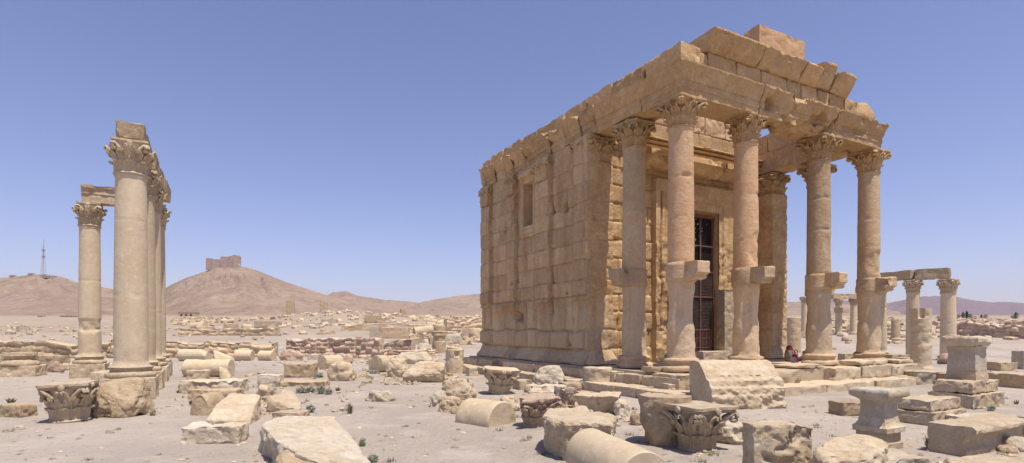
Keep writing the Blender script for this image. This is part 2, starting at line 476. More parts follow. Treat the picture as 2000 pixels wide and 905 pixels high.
# ------------------------------------------------------------------ terrain
GK = np.array([-200, 0, 33, 60, 100, 200, 400, 800, 1500, 3500, 7500.])
GZ = np.array([0, 0, 0, 1.2, 2.4, 5.3, 11.9, 25, 42, 60, 60.])
RIDGES = [
    (1300, 420, [(-900, 600), (-600, 575), (-200, 552), (0, 543), (35, 540), (60, 537), (95, 536), (120, 540), (150, 552), (228, 567), (300, 590), (380, 612)]),
    (1500, 480, [(200, 618), (280, 590), (335, 556), (365, 543), (400, 532), (418, 526), (478, 522), (505, 529), (530, 540), (560, 552), (600, 565), (640, 577), (700, 592), (760, 605), (800, 614)]),
    (2300, 600, [(560, 605), (620, 587), (650, 570), (675, 567), (700, 577), (740, 584), (790, 588), (830, 592), (900, 600), (1000, 610)]),
    (2600, 700, [(760, 606), (830, 589), (870, 582), (900, 577), (940, 574), (1000, 572), (1200, 575), (1400, 580), (1540, 590), (1600, 588), (1700, 600), (1760, 610)]),
    (4300, 900, [(1380, 605), (1540, 593), (1625, 584), (1680, 591), (1740, 592), (1770, 584), (1800, 579), (1865, 578), (1900, 585), (1940, 590), (2000, 592), (2300, 585), (2900, 600)]),
    (1500, 350, [(1690, 622), (1735, 604), (1752, 611), (1785, 624)]),
]
MOUNDS = [(-27, 84, 14, 10, .7), (-37, 122, 17, 14, 3.0), (62, 95, 40, 22, 1.2), (30, 110, 30, 14, .8)]
def ground_z(X, Y):
    X = np.atleast_1d(np.asarray(X, dtype=float)); Y = np.atleast_1d(np.asarray(Y, dtype=float))
    z = np.interp(Y, GK, GZ)
    for mx, my, a, b, h in MOUNDS: z = z + h * np.exp(-((X - mx) / a) ** 2 - ((Y - my) / b) ** 2)
    P = np.stack([X, Y, X * 0], 1)
    near = np.clip((Y - 4) / 12, 0, 1)
    z = z + .05 * near * fbm(P * .35, 5, 3) + .5 * np.clip((Y - 60) / 80, 0, 1) * fbm(P * .05, 8, 4)
    far = Y > 650
    if not far.any(): return z
    zf, X, Y = z, X[far], Y[far]
    T = X / np.maximum(Y, 20)
    hz = np.zeros_like(X)
    for i, (yr, w, pts) in enumerate(RIDGES):
        tx = np.array([(p[0] - CX) / FPX for p in pts]); base = np.interp(yr, GK, GZ)
        zr = np.array([EYE + (HY - p[1]) * yr / FPX for p in pts]) - base
        zz = np.interp(T, tx, np.maximum(zr, 0), left=0, right=0)
        if i == 0: zz = np.interp(T, tx, np.maximum(zr, 0), left=max(zr[0], 0), right=0)
        ww = w * (.45 + .55 * zz / max(zr.max(), 1))
        b = np.clip(1 - np.abs(Y - yr) / ww, 0, 1); b = b * (.55 + .45 * b)
        tc = (pts[len(pts) // 2][0] - CX) / FPX; ang = np.arctan2(X - tc * yr, yr - Y + 1e-3)
        rr = np.hypot(X - tc * yr, Y - yr) / 200
        g1 = 1 - 2 * np.abs(fbm(np.stack([ang * 4.5, rr * .5, ang * 0 + i], 1), 90 + i, 5)) ** .8
        gull = fbm(np.stack([X * .012, Y * .004, X * 0], 1), 60 + i, 5) + .9 * (g1 - .4)
        hz = np.maximum(hz, zz * b * (1 + .30 * gull * (1 - b ** 4)) + zz * .015 * b * gull)
    zf[far] += hz
    return zf
def gz(x, y): return float(ground_z(x, y)[0])
def ground_at(px, py, y0=4., y1=600.):
    """first ground point seen through a place in the photograph"""
    t = (px - CX) / FPX; s = (py - HY) / FPX
    for it in range(2):
        Ys = np.geomspace(y0, y1, 60)
        d = (EYE - s * Ys) - ground_z(t * Ys, Ys)
        k = int(np.argmax(d <= 0)) if (d <= 0).any() else len(Ys) - 1
        y0, y1 = Ys[max(0, k - 1)], Ys[k]
        if k == 0: break
    return t * Ys[k], float(Ys[k])
def build_terrain():
    ts = np.tan(np.linspace(-1.12, 1.12, 620)) ; ts = np.concatenate([np.linspace(-3, -2.1, 12), ts, np.linspace(2.1, 3, 12)])
    ys = np.concatenate([np.linspace(-30, 3, 12), np.geomspace(3.4, 7000, 640)])
    T, Yg = np.meshgrid(ts, ys)
    X = T * np.maximum(Yg + 12, 14) ; near = Yg > 20
    X = np.where(Yg > 20, T * Yg + 12 * T * np.clip(1 - (Yg - 20) / 400, 0, 1), X)
    z = ground_z(X.ravel(), Yg.ravel())
    V = np.stack([X.ravel(), Yg.ravel(), z], 1)
    n, m = Yg.shape
    idx = np.arange(n * m).reshape(n, m)
    q = np.stack([idx[:-1, :-1], idx[:-1, 1:], idx[1:, 1:], idx[1:, :-1]], -1).reshape(-1, 4)
    o = mk('ground', V, q, M['ground'])
    structure(o)
build_terrain()
# ------------------------------------------------------------------ temple
TU = math.atan2(.481, .877)
TB = np.array([4.48, 14.86, .60])
temple = empty('temple', TB, TU)
tag(temple, 'big roofless sandstone temple with six standing columns and a grilled doorway', 'temple')
def tw(x, y, z=0):
    c, s = math.cos(TU), math.sin(TU)
    return (TB[0] + c * x - s * y, TB[1] + s * x + c * y, TB[2] + z)

CAPM = []
for sd, wr, bk in ((1, .012, 0), (2, .02, .9), (3, .014, .25)):
    V, F = capital_mesh(.325, .80, sd, wr, broken=bk, ab=.50); CAPM.append((V, F))
def capital_obj(k, parent, loc, rz=0, s=1, mat='temple'):
    V, F = CAPM[k]; return mk('capital', np.array(V) * np.array([1, 1, .92]), F, M[mat], parent, loc=loc, rz=rz)

def shaft_mesh(H, r0, r1, seed, joints, rough=.012, scars=(), low=.5, dent=0):
    zs = np.linspace(0, H, int(H / .045)); n = 56
    a = np.arange(n) / n * 2 * np.pi; rings = []
    for z in zs:
        q = z / H; r = r0 + (r1 - r0) * q ** 1.25
        r += .03 * math.exp(-(z / .06) ** 2) + .03 * math.exp(-((H - z - .03) / .03) ** 2)
        rings.append(np.stack([r * np.cos(a), r * np.sin(a), np.full(n, z)], 1))
    V, F = loft(rings)
    Nn = V.copy(); Nn[:, 2] = 0; Nn /= np.maximum(np.linalg.norm(Nn, axis=1), 1e-6)[:, None]
    P = V + np.array([seed * 7.1, 0, seed * 3.3])
    d = rough * .5 * fbm(P * 3, seed, 3)
    w = np.clip(1 - V[:, 2] / (H * low + .01), 0, 1)
    d -= (.075 * rough / .012) * w * np.clip(fbm(P * 2.2, seed + 1, 4) + .10, 0, 1) + .012 * w * fbm(P * 9, seed + 2, 3)
    for j in joints:
        dz = V[:, 2] + .012 * vnoise(P * 2, seed) - j
        d -= .011 * np.exp(-(dz / .015) ** 2) + .05 * np.exp(-(dz / .05) ** 2) * np.clip(fbm(P * 3.2, seed + 5, 2) - .15, 0, 1)
    for (ang, z0, ra, dz, dep) in scars:
        an = np.arctan2(V[:, 1], V[:, 0]); da = (an - ang + np.pi) % (2 * np.pi) - np.pi
        k = np.clip(1.2 - (da / ra) ** 2 - ((V[:, 2] - z0) / dz) ** 2, 0, 1)
        k = np.clip(k * 1.6, 0, 1) * (.75 + .6 * fbm(P * 5, seed + 9, 4))
        d -= dep * k
    if H > 5.9: d -= .03 * np.exp(-((V[:, 2] - 1.35) / .38) ** 4)
    V = V + Nn * d[:, None]
    edges = [0] + sorted(joints) + [H]
    rg = random.Random(seed); tv = [rg.uniform(-.1, .1) for _ in edges]
    tint = np.array([tv[int(np.searchsorted(edges, z, side='right')) - 1] if z < H else tv[-2] for z in V[:, 2]])
    return V, F, tint * .8
def base_mesh(r, h, seed, wear=.02):
    V, F = lathe([(r * 1.40, 0), (r * 1.44, .06 * h), (r * 1.47, .2 * h), (r * 1.42, .36 * h), (r * 1.27, .44 * h), (r * 1.2, .55 * h), (r * 1.22, .66 * h), (r * 1.3, .74 * h), (r * 1.31, .85 * h), (r * 1.22, .96 * h), (r * 1.08, h)], 48, .04)
    V = erode(V, F, wear, 4, seed, .05, 2.2)
    return V, F

def temple_column(x, y, seed, bdir, mat, cap, joints, scars=(), bracket=True, label=None):
    g = shaft_mesh(6.08, .365, .315, seed, joints, scars=scars)
    c = mk('column', g[0], g[1], M[mat], temple, tint=g[2], loc=(x, y, .34), pale=np.clip((2.5 - g[0][:, 2]) / .7, 0, .9))
    if label: c['label'] = label
    V, F = base_mesh(.37, .36, seed)
    mk('column_base', V, F, M['shaft'], c, loc=(0, 0, -.34))
    capital_obj(cap, c, (0, 0, 6.06), rz=seed * math.pi / 2)
    if bracket:
        # moulded console on a drum
        prof = [(0, 0), (.30, 0), (.62, .03), (.68, .07), (.67, .13), (.72, .17), (.78, .20), (.78, .47), (.74, .50), (0, .50)]
        V, F = extrude([(p[0] + (.0), p[1]) for p in prof], .43, .05, seed, .014, .09)
        V = V - np.array([.215, 0, 0]); V[:, 1] *= -1; F = [tuple(reversed(f)) for f in F]
        V2, F2 = lathe([(.37, 0), (.395, .03), (.395, .47), (.37, .5)], 40, .06)
        V2 = erode(V2, F2, .012, 4, seed, .03)
        V, F = join([(V, F), (V2, F2)])
        ang = {'front': 0, 'left': -math.pi / 2, 'right': math.pi / 2}[bdir]
        V = xf(V, (0, 0, 2.02), rz=ang)
        mk('console_bracket', V, F, M['shaft'], c)
    return c
FR = -math.pi / 2
temple_column(0, 0, 4, 'front', 'shaft_pink', 0, [1.0, 2.55, 3.7, 4.75, 5.6], scars=[(FR - .3, 4.78, .5, .06, .03), (FR + .9, 1.1, .5, .6, .07), (FR - .9, 1.5, .3, .5, .06)], label='corner column with smooth pinkish upper drums')
temple_column(2.555, 0, 5, 'front', 'shaft_pink', 1, [.9, 2.53, 3.3, 4.6, 5.75], scars=[(FR + .3, 3.0, 1.0, .55, .06), (FR - .8, 1.2, .4, .7, .08), (FR + .5, 4.6, .5, .07, .03)], label='column with a badly broken capital')
temple_column(5.98, 0, 6, 'front', 'shaft', 0, [.6, 2.5, 3.9, 4.9], scars=[(FR + .7, 3.1, .45, .7, .08), (FR - .3, 3.4, .3, .3, .04)])
temple_column(8.74, 0, 7, 'front', 'shaft', 0, [.75, 1.7, 2.53, 3.6, 4.5], scars=[(FR, 3.0, 1.3, .42, .06), (FR + .3, 2.2, 1.0, .25, .05)])
temple_column(0, 1.85, 8, 'left', 'shaft', 2, [2.5, 4.2], scars=[(FR, .3, .8, .35, .06)])
temple_column(8.74, 1.85, 9, 'right', 'shaft', 0, [2.5, 4.2])

# --- entablature: profile sticking out (y<0 is outward) and its length along x
EP = [(.90, 0), (.90, .78), (-.17, .78), (-.22, .765), (-.22, .71), (-.19, .68), (-.16, .60), (-.10, .46), (-.065, .40), (-.06, .36), (-.035, .355), (-.03, .18), (-.005, .175), (0, 0)]
# y measured from outer face line (0 = face at -.42)
def beam(name, x0, x1, y, out, seed, mat='temple', mit0=None, mit1=None, chips=.05, prof=None, axis='x', z=7.12, tint=0, sc_z=1.0, amp=.012, er=0):
    """axis x: runs along x with the face toward -y at y; axis y: runs along y with face toward -x at x=y param"""
    p = prof or EP
    L = x1 - x0
    V, F = extrude([(q[0], q[1] * sc_z) for q in p], L, .06, seed, amp, chips,
                   m0=(lambda v: np.minimum(v, .90)) if mit0 else None, m1=(lambda v: -np.minimum(v, .90)) if mit1 else None, er=er)
    V = V + np.array([x0, y, z])
    if axis == 'y':
        W = V.copy(); W[:, 0] = V[:, 1]; W[:, 1] = V[:, 0]; V = W; F = [tuple(reversed(f)) for f in F]
    return mk(name, V, F, M[mat], temple, tint=np.full(len(V), tint))
# front beams
beam('entablature_block', -.45, 2.50, -.45, 0, 21, mit0=1, chips=.02, tint=.02)
beam('entablature_block', 2.54, 6.02, -.45, 0, 22, chips=.34, tint=.02, amp=.06)
o_ = beam('entablature_block', 6.07, 8.76, -.45, 0, 23, chips=.12, tint=.0, er=.25)
# left side beams (run along y at x=-.42)
rg = random.Random(5)
beam('entablature_block', -.45, 1.02, -.45, 0, 31, mit0=1, axis='y', chips=.02, tint=-.02)
beam('entablature_block', 1.05, 3.02, -.45, 0, 32, axis='y', z=7.18, chips=.05, tint=.02, er=.06)
ys = [3.05]
while ys[-1] < 10.9: ys.append(ys[-1] + rg.uniform(.62, .98))
ys[-1] = 11.2
for i in range(len(ys) - 1):
    if ys[i + 1] - ys[i] < .3: continue
    k = rg.uniform(.94, 1.06)
    beam('entablature_block', ys[i] + .015, ys[i + 1] - .02, -.45 - rg.uniform(-.04, .05), 0, 40 + i, axis='y', z=7.27, chips=.13, tint=rg.uniform(-.08, .08), sc_z=k, amp=.03, er=.16)
# right side beam, inner beam back to the right anta
def mirror_beam(x0, x1, seed, tint=0, z=7.30, chips=.05):
    L = x1 - x0
    V, F = extrude(EP, L, .07, seed, .015, chips)
    W = V.copy(); W[:, 0] = 9.19 - V[:, 1]; W[:, 1] = V[:, 0] + x0; W[:, 2] = V[:, 2] + z
    mk('entablature_block', W, F, M['temple'], temple, tint=np.full(len(W), tint))
mirror_beam(.47, 1.85, 61); mirror_beam(1.88, 4.2, 62, .03); mirror_beam(4.23, 7.5, 63); mirror_beam(7.53, 11.2, 64)
_late = True

# --- upper course (set back) left side and front
def blocks_run(name, pts, z, h, thick, seed, axis, face, mat='temple', er=.05, chips=.02, warp=None, tints=None, amp=.014):
    for i in range(len(pts) - 1):
        L = pts[i + 1] - pts[i] - .016
        hh = h[i] if hasattr(h, '__len__') else h
        sx, sy = (L, thick) if axis == 'x' else (thick, L)
        V, F = stone_box(sx, sy, hh, .055, .012, er, amp, seed + i, chips)
        c = (pts[i] + pts[i + 1]) / 2
        loc = np.array((c, face + thick / 2, z) if axis == 'x' else (face + thick / 2, c, z))
        t = tints[i] if tints else random.Random(seed * 13 + i).uniform(-.08, .08)
        mk(name, V + loc, F, M[mat], temple, tint=np.full(len(V), t))
blocks_run('upper_block', [-.44, .95, 2.35, 3.6, 4.9, 6.6, 7.9, 9.3, 10.4, 11.2], 7.91, [.56, .56, .58, .55, .52, .56, .58, .58, .50], .75, 71, 'y', -.44, er=.11, chips=.06)
blocks_run('upper_block', [.33, .62, 1.75, 2.75, 3.9, 4.55, 5.35, 5.95, 6.75], 7.86, [.54, .60, .60, .60, .60, .60, .60, .60], .72, 91, 'x', -.36, er=.08, chips=.05)
blocks_run('upper_block', [6.78, 7.55], 7.90, [.60], .7, 103, 'x', -.34, er=.08, chips=.05)
V, F = hull(boulder_pts(1.15, .8, .72, 5), .07, .04, .05, 3, 3, .08)
mk('upper_block', V + np.array([8.12, -.05, 7.90]), F, M['temple'], temple)
blocks_run('upper_block', [.9, 2.3, 3.6, 5.0, 6.6, 8.2, 9.8, 11.2], 8.085, [.5, .75, .72, .62, .55, .58, .5], .78, 141, 'y', 8.32)
# --- horizontal cornice blocks overhanging in front
CP = [(.70, .0), (.70, .46), (-.20, .50), (-.33, .50), (-.34, .44), (-.30, .40), (-.25, .30), (-.15, .16), (-.06, .05), (-.03, 0)]
def dentil(V, x0, x1):
    return V
def cornice(x0, x1, seed, chips, s=1.0, dz=0, amp=.015, carved=False, tilt=0, tint=0):
    V, F = extrude([(a, b * s) for a, b in CP], x1 - x0, .045, seed, amp, chips, er=.1 if chips > .03 else 0, cf=1.9)
    if carved:
        m = (V[:, 1] < -.03) & (V[:, 2] < .46)
        V[:, 2] += np.where(m & (V[:, 2] > .39), .03 * (np.sin(V[:, 0] * 2 * np.pi / .11) > 0), 0)
        V[:, 1] += np.where(m & (V[:, 2] < .38), .05 * np.clip(fbm(V * 5, 3, 3) * 2, -1, 1), 0)
        V[:, 1] += np.where(m & (V[:, 2] < .14), .03 * np.sign(np.sin(V[:, 0] * 2 * np.pi / .16)), 0)
    V = xf(V, (x0, -.38, 8.46 + dz), ry=tilt)
    return mk('cornice_block', V, F, M['temple'], temple, tint=np.full(len(V), tint))
cornice(.52, 2.50, 111, .0, carved=True, tint=.02)
cornice(2.54, 4.35, 112, .16, 1.02, amp=.05, tint=-.03)
cornice(4.39, 5.15, 113, .16, .95, amp=.05, tint=.04)
cornice(5.19, 5.86, 114, .10, 1.32, dz=.02, amp=.04, tilt=R(-3))
cornice(5.92, 6.80, 115, .10, 1.2, dz=.0, amp=.03, tilt=R(2))
V, F = stone_box(2.15, .55, 1.52, .06, .012, .04, .012, 8, .02)
b = mk('pediment_block', V + np.array([4.12, .20, 8.47]), F, M['shaft_pink'], temple, tint=np.full(len(V), .05)); b['label'] = 'tall smooth pinkish block standing highest on the front'

# --- side wall as relief
def relief(Lu, H, T, res, fn, hole=None):
    nu, nz = int(Lu / res), int(H / res)
    u = np.linspace(0, Lu, nu + 1); z = np.linspace(0, H, nz + 1)
    U, Z = np.meshgrid(u, z); o, tint, rust = fn(U.ravel(), Z.ravel())
    V = np.stack([U.ravel(), -o, Z.ravel()], 1)
    idx = np.arange((nu + 1) * (nz + 1)).reshape(nz + 1, nu + 1)
    q = np.stack([idx[:-1, :-1], idx[:-1, 1:], idx[1:, 1:], idx[1:, :-1]], -1).reshape(-1, 4)
    if hole is not None:
        c = V[q].mean(1); q = q[~hole(c[:, 0], c[:, 2])]
    bd = np.concatenate([idx[0, :], idx[1:, -1], idx[-1, -2::-1], idx[-2:0:-1, 0]])
    n0 = len(V); B = V[bd].copy(); B[:, 1] = T
    F = [tuple(f) for f in q]; k = len(bd)
    for i in range(k):
        j = (i + 1) % k; F.append((bd[j], bd[i], n0 + i, n0 + j))
    if hole is None: F.append(tuple(range(n0 + k - 1, n0 - 1, -1)))
    V = np.concatenate([V, B])
    return V, F, np.concatenate([tint, np.zeros(k)]), np.concatenate([rust, np.zeros(k)])
def courses(hs, L, seed, wmin=.42, wmax=1.45):
    rg = random.Random(seed); z = 0; out = []
    for i, h in enumerate(hs):
        us = [rg.uniform(.2, .9) * wmin]
        while us[-1] < L: us.append(us[-1] + rg.uniform(wmin, wmax))
        out.append((z, z + h, np.array([-9.] + us), [rg.uniform(-.15, .13) for _ in range(len(us) + 2)], [rg.uniform(-1, 1) for _ in range(len(us) + 2)]))
        z += h
    return out
def block_field(U, Z, cs, gd=.03, gw=.02, prot=.012, bulge=None):
    """groove depth, tint, and distances"""
    o = np.zeros_like(U); tint = np.zeros_like(U)
    P = np.stack([U, U * 0, Z], 1); wu = .018 * vnoise(P * 2.5, 3); wz = .014 * vnoise(P * 2.1, 4)
    if bulge: wz = wz + .13 * np.clip(1.7 - Z, 0, 1) * vnoise(P * 1.1, 14) * (Z > .5)
    for i, (a, b, us, tv, pv) in enumerate(cs):
        m = (Z + wz >= a) & (Z + wz < b)
        if not m.any(): continue
        uu = U[m] + wu[m]; zz = Z[m] + wz[m]
        k = np.searchsorted(us, uu) ; k = np.clip(k, 1, len(us) - 1)
        dl = uu - us[k - 1]; dr = us[k] - uu; du = np.minimum(dl, dr)
        dz = np.minimum(zz - a, b - zz)
        g = np.maximum(np.exp(-(du / gw) ** 2), np.exp(-(dz / gw) ** 2)) * gd
        w_ = np.clip(.5 + fbm(P[m] * 1.3, 12, 3), 0, 1)
        soft = np.maximum(np.exp(-(du / .05) ** 2), np.exp(-(dz / .05) ** 2)) * .028 * w_
        o[m] = np.array(pv)[k] * prot - g - soft
        if bulge and bulge[i]:
            q = np.clip(1 - (np.minimum(du, .3) / .3), 0, 1); q2 = np.clip(1 - np.minimum(dz, .22) / .22, 0, 1)
            o[m] += bulge[i] * (1 - np.maximum(q, q2) ** 3)
        tint[m] = np.array(tv)[k]
    return o, tint
SH = [.46, .66, 1.10, .52, .62, .60, .64, .60, .62, .60, .90]
cs_side = courses(SH, 7.8, 11)
PIL = [(0, .80), (2.30, 3.22), (4.75, 5.45), (6.98, 7.78)]
def side_fn(U, Z):
    o, tint = block_field(U, Z, cs_side, .032, .018, .016, [0, .10, .02, .03] + [0] * 7)
    P = np.stack([U, U * 0, Z], 1)
    pil = np.zeros_like(U)
    for a, b in PIL: pil = np.maximum(pil, ((U > a) & (U < b)))
    up = Z > 2.05
    o += pil * np.where(up, .13, .05)
    o += .012 * fbm(P * 3, 21, 4)
    low = np.clip((2.3 - Z) / 1.2, 0, 1); o += low * .05 * fbm(P * 1.6, 22, 3)
    # base moulding flare
    o += np.where(Z < .46, .02 + .26 * np.clip(1 - (Z - .10) / .36, 0, 1) ** 1.7, 0) * (1 + .15 * fbm(P * 1.5, 23))
    # broken reddish band and the missing stone under it
    band = np.exp(-(((U - 5.6) / 1.0) ** 4) - (((Z - 2.0) / .2) ** 4)); o += .14 * band * (1 + .5 * fbm(P * 3, 24))
    hole = np.exp(-(((U - 4.6) / .3) ** 4) - (((Z - 1.62 - .25 * (U - 4.6)) / .17) ** 4)); o -= .26 * hole
    for (u, z, su, sz_, d) in [(1.45, 5.25, .10, .17, .25), (2.28, 5.35, .13, .2, .16), (4.9, 5.55, .14, .27, .22), (5.75, 5.2, .05, .16, .16), (6.3, 5.3, .05, .14, .15), (3.42, 5.25, .10, .35, .16), (.9, 5.6, .04, .35, .15), (4.75, 3.25, .07, .28, .16), (2.3, 3.0, .09, .3, .10), (1.35, 2.35, .05, .05, .2), (5.0, 2.95, .1, .08, .15), (4.55, 2.4, .06, .3, .10), (1.1, .65, .08, .08, .2), (2.25, 1.9, .08, .25, .1)]:
        t = np.clip(((z + sz_) - Z) / (2 * sz_), 0, 1)
        o -= d * np.exp(-((U - u) / (su * (.5 + t))) ** 4 - ((Z - z) / sz_) ** 6)
    # window with frame
    w = (np.abs(U - 3.88) < .33) & (np.abs(Z - 5.85) < .80)
    fr = (np.abs(U - 3.88) < .62) & (np.abs(Z - 5.85) < 1.12) & ~w
    inner = (np.abs(U - 3.88) < .45) & (np.abs(Z - 5.85) < .94) & ~w
    o = np.where(fr, .045 + .2 * o, o); o = np.where(inner, .01 + .2 * o, o); o = np.where(w, -.55 + .02 * fbm(P * 5, 3), o)
    hood = (np.abs(U - 3.7) < .72) & (np.abs(Z - 6.95) < .10); o = np.where(hood, .16 + .02 * fbm(P * 7, 8), o)
    rust = np.zeros_like(U)
    for e in (0.86, 2.22, 3.28, 4.68, 5.50, 6.9, 3.42):
        rust += np.exp(-((U - e - .05 * vnoise(P * 1.1, 2)) / .09) ** 2) * np.clip(.8 + .9 * fbm(P * .8 + e, 17), 0, 1) * .8
    rust += np.clip(fbm(P * np.array([2.2, 1, .5]), 31, 3) - .12, 0, 1) * 1.4
    rust += np.exp(-((Z - 2.0) / .25) ** 2) * .35
    rust *= np.clip((Z - .7) / .8, .1, 1)
    return o, tint, np.clip(rust, 0, .85)
V, F, ti, ru = relief(7.80, 7.27, .35, .028, side_fn)
# wall runs along +y at x=-.42: u=0 is the near end
W = np.stack([V[:, 1] - .42, V[:, 0] + 3.38, V[:, 2]], 1); F = [tuple(reversed(f)) for f in F]
wall = mk('side_wall', W, F, M['temple'], temple, tint=ti, rust=ru, pale=np.clip(.38 + (2.6 - W[:, 2]) / 1.6, .38, .85))
mk('window_panel', *stone_box(.06, .70, 1.66, .08, .01, .02, .01, 3), M['slat'], wall, loc=(-.42 + .45, 3.38 + 3.88, 5.02))
# plain far walls
def coursed_wall(name, sx, sy, loc, H, seed):
    V, F = stone_box(sx, sy, H, .14, .02, .05, .02, seed, .02, joints=list(np.cumsum(SH))[:-1], jd=.03)
    return mk(name, V, F, M['temple'], temple, loc=loc)
coursed_wall('side_wall', .7, 7.1, (8.80, 7.65, 0), 7.28, 3)
coursed_wall('back_wall', 8.1, .7, (4.37, 10.8, 0), 7.9, 4)

# antae (corner piers) with their capitals
def pier_capital(sx, sy, loc, seed):
    V, F = capital_mesh(.36, .78, seed, .02, square=True, ab=.47)
    V = V * np.array([sx / .80, sy / .80, 1])
    return V + np.array(loc), F
def anta(x, seed):
    def warp(P):
        k = np.clip(1 - P[:, 2] / .45, 0, 1) ** 1.7 * .22
        P = P.copy(); P[:, 0] *= 1 + k / .45; P[:, 1] -= k * (P[:, 1] < 0); return P
    V, F = stone_box(.92, .95, 6.45, .04, .015, .03, .008, seed, .012, joints=list(np.cumsum(SH))[:-2], jd=.03, warp=warp, mx=170)
    P = V.copy()
    # worn lower front corner
    d = np.clip(fbm(P * 2.0 + seed, seed, 4) + .1, 0, 1) * np.clip(1 - P[:, 2] / 2.4, 0, 1) * .12
    V[:, 1] += d * (P[:, 1] < -.3)
    ti = .08 * vnoise(np.stack([np.floor(P[:, 2] / .6), P[:, 2] * 0, P[:, 2] * 0 + seed], 1) * 1.7, seed)
    a = mk('anta', V, F, M['temple'], temple, pale=np.clip((2.6 - P[:, 2]) / 1.6, 0, .8), loc=(x, 3.38 + .45, 0), tint=ti, rust=np.clip(fbm(P * np.array([2.5, 2.5, .5]), 31 + seed, 3) * 1.5, 0, .6))
    V, F = pier_capital(.88, .92, (0, 0, 0), seed); V[:, 2] *= 1.0; V[:, 2] += 6.46
    mk('capital', V, F, M['temple'], a)
anta(0, 12); anta(8.74, 13)
for (a, b) in PIL[1:]:
    V, F = pier_capital(.30, b - a - .06, (0, 0, 0), 15)
    V[:, 2] *= .95; mk('pilaster_capital', V, F, M['temple'], temple, loc=(-.45, 3.38 + (a + b) / 2, 6.42))

# --- front wall of the cella with the doorway
XW0, XW1, YW = .40, 8.32, 4.05
DX0, DX1, DZ = 3.78, 5.98, 5.50
cs_f = courses([.5, .6, .62, .6, .62, .6, .64, .6, .62, .6, .6, .6, .6, .6], 8, 19, .5, 1.0)
def front_fn(U, Z):
    X = U + XW0
    o, tint = block_field(U, Z, cs_f, .05, .024, .025)
    P = np.stack([U, U * 0, Z], 1)
    o += .05 * fbm(P * 2.4, 41, 4) * np.where(Z < 5.5, 1, .4)
    frame = (X > DX0 - 1.05) & (X < DX1 + .75) & (Z < DZ + .95)
    o = np.where(frame, .20 + .25 * o, o)
    f2 = (X > DX0 - .62) & (X < DX1 + .45) & (Z < DZ + .62); o = np.where(f2 & frame, .14 + .2 * o, o)
    f3 = (X > DX0 - .18) & (X < DX1 + .18) & (Z < DZ + .3); o = np.where(f3, .09 + .2 * o, o)
    # long crack on the left of the frame
    cx = DX0 - .80 + .05 * vnoise(P * 1.2, 7) + .05 * np.clip(Z - 4.2, 0, 3)
    o -= .16 * np.exp(-((X - cx) / .032) ** 2) * ((Z > 1.2) & (Z < DZ + .5))
    # rough eroded surface low down on the frame
    o += frame * np.clip((4.6 - Z) / .5, 0, 1) * .09 * fbm(P * 4, 44, 4)
    # architrave mouldings at the top
    top = Z > 7.2; o = np.where(top, .06 + .5 * o, o)
    for (z0, h, p) in [(7.42, .05, .08), (7.54, .05, .14), (7.68, .05, .19), (7.80, .045, .25)]:
        o += p * np.exp(-((Z - z0) / h) ** 4)
    tint = tint + np.where(frame, .02, 0)
    rust = np.clip(fbm(P * np.array([2.0, 1, .5]), 51, 3), 0, 1) * .9
    return o, tint, np.clip(rust, 0, .6)
V, F, ti, ru = relief(XW1 - XW0, 8.42, .55, .035, front_fn, hole=lambda u, z: (u + XW0 > DX0) & (u + XW0 < DX1) & (z < DZ))
V = V + np.array([XW0, YW, 0])
fw = mk('front_wall', V, F, M['temple'], temple, tint=ti, rust=ru)
# reveals
blk = lambda nm, sx, sy, sz, loc, seed, mat='temple', par=temple, er=.03, chips=.01, res=.06: mk(nm, *stone_box(sx, sy, sz, res, .01, er, .01, seed, chips), M[mat], par, loc=loc)
blk('door_jamb', .30, .60, DZ, (DX0 - .13, YW + .24, 0), 3, par=fw)
blk('door_jamb', .30, .60, DZ, (DX1 + .13, YW + .24, 0), 4, par=fw)
blk('lintel', DX1 - DX0 + .5, .60, .5, ((DX0 + DX1) / 2, YW + .24, DZ - .03), 5, par=fw)
blk('threshold', 2.0, .5, .34, (4.95, YW - .42, 0), 6, 'cream', er=.05)
for xx, sd in ((3.62, 1), (6.14, 2)):
    V, F = stone_box(.60, .40, 2.62, .05, .008, .02, .006, sd, .008, joints=[.9, 1.75], jd=.02)
    mk('door_post', V, F, M['cream'], temple, loc=(xx, YW - .30, 0), tint=np.full(len(V), -.08))
# hood cornice over the door
HP = [(.4, .05), (.4, .50), (-.50, .50), (-.52, .30), (-.40, .26), (-.28, .10), (-.10, .0), (.1, 0)]
for (a, b, sd, ch) in ((2.05, 3.7, 1, .22), (3.73, 5.7, 2, .12), (5.73, 7.1, 3, .10)):
    V, F = extrude(HP, b - a, .05, sd, .03, ch)
    mk('hood_cornice', V + np.array([a, YW - .22, 6.73]), F, M['temple'], temple, tint=np.full(len(V), .06))
# rough blocks crowning the front wall
blocks_run('crowning_block', [.45, 1.9, 3.3, 4.3, 5.4, 6.5, 7.6], 8.43, [.16, .2, .35, .92, 1.0, .9], .7, 121, 'x', YW + .02, mat='shaft_pink', er=.10, chips=.05, amp=.05)
blocks_run('crowning_block', [7.75, 8.3], 8.43, [.62], .6, 131, 'x', YW + .02, mat='shaft_pink', er=.04)

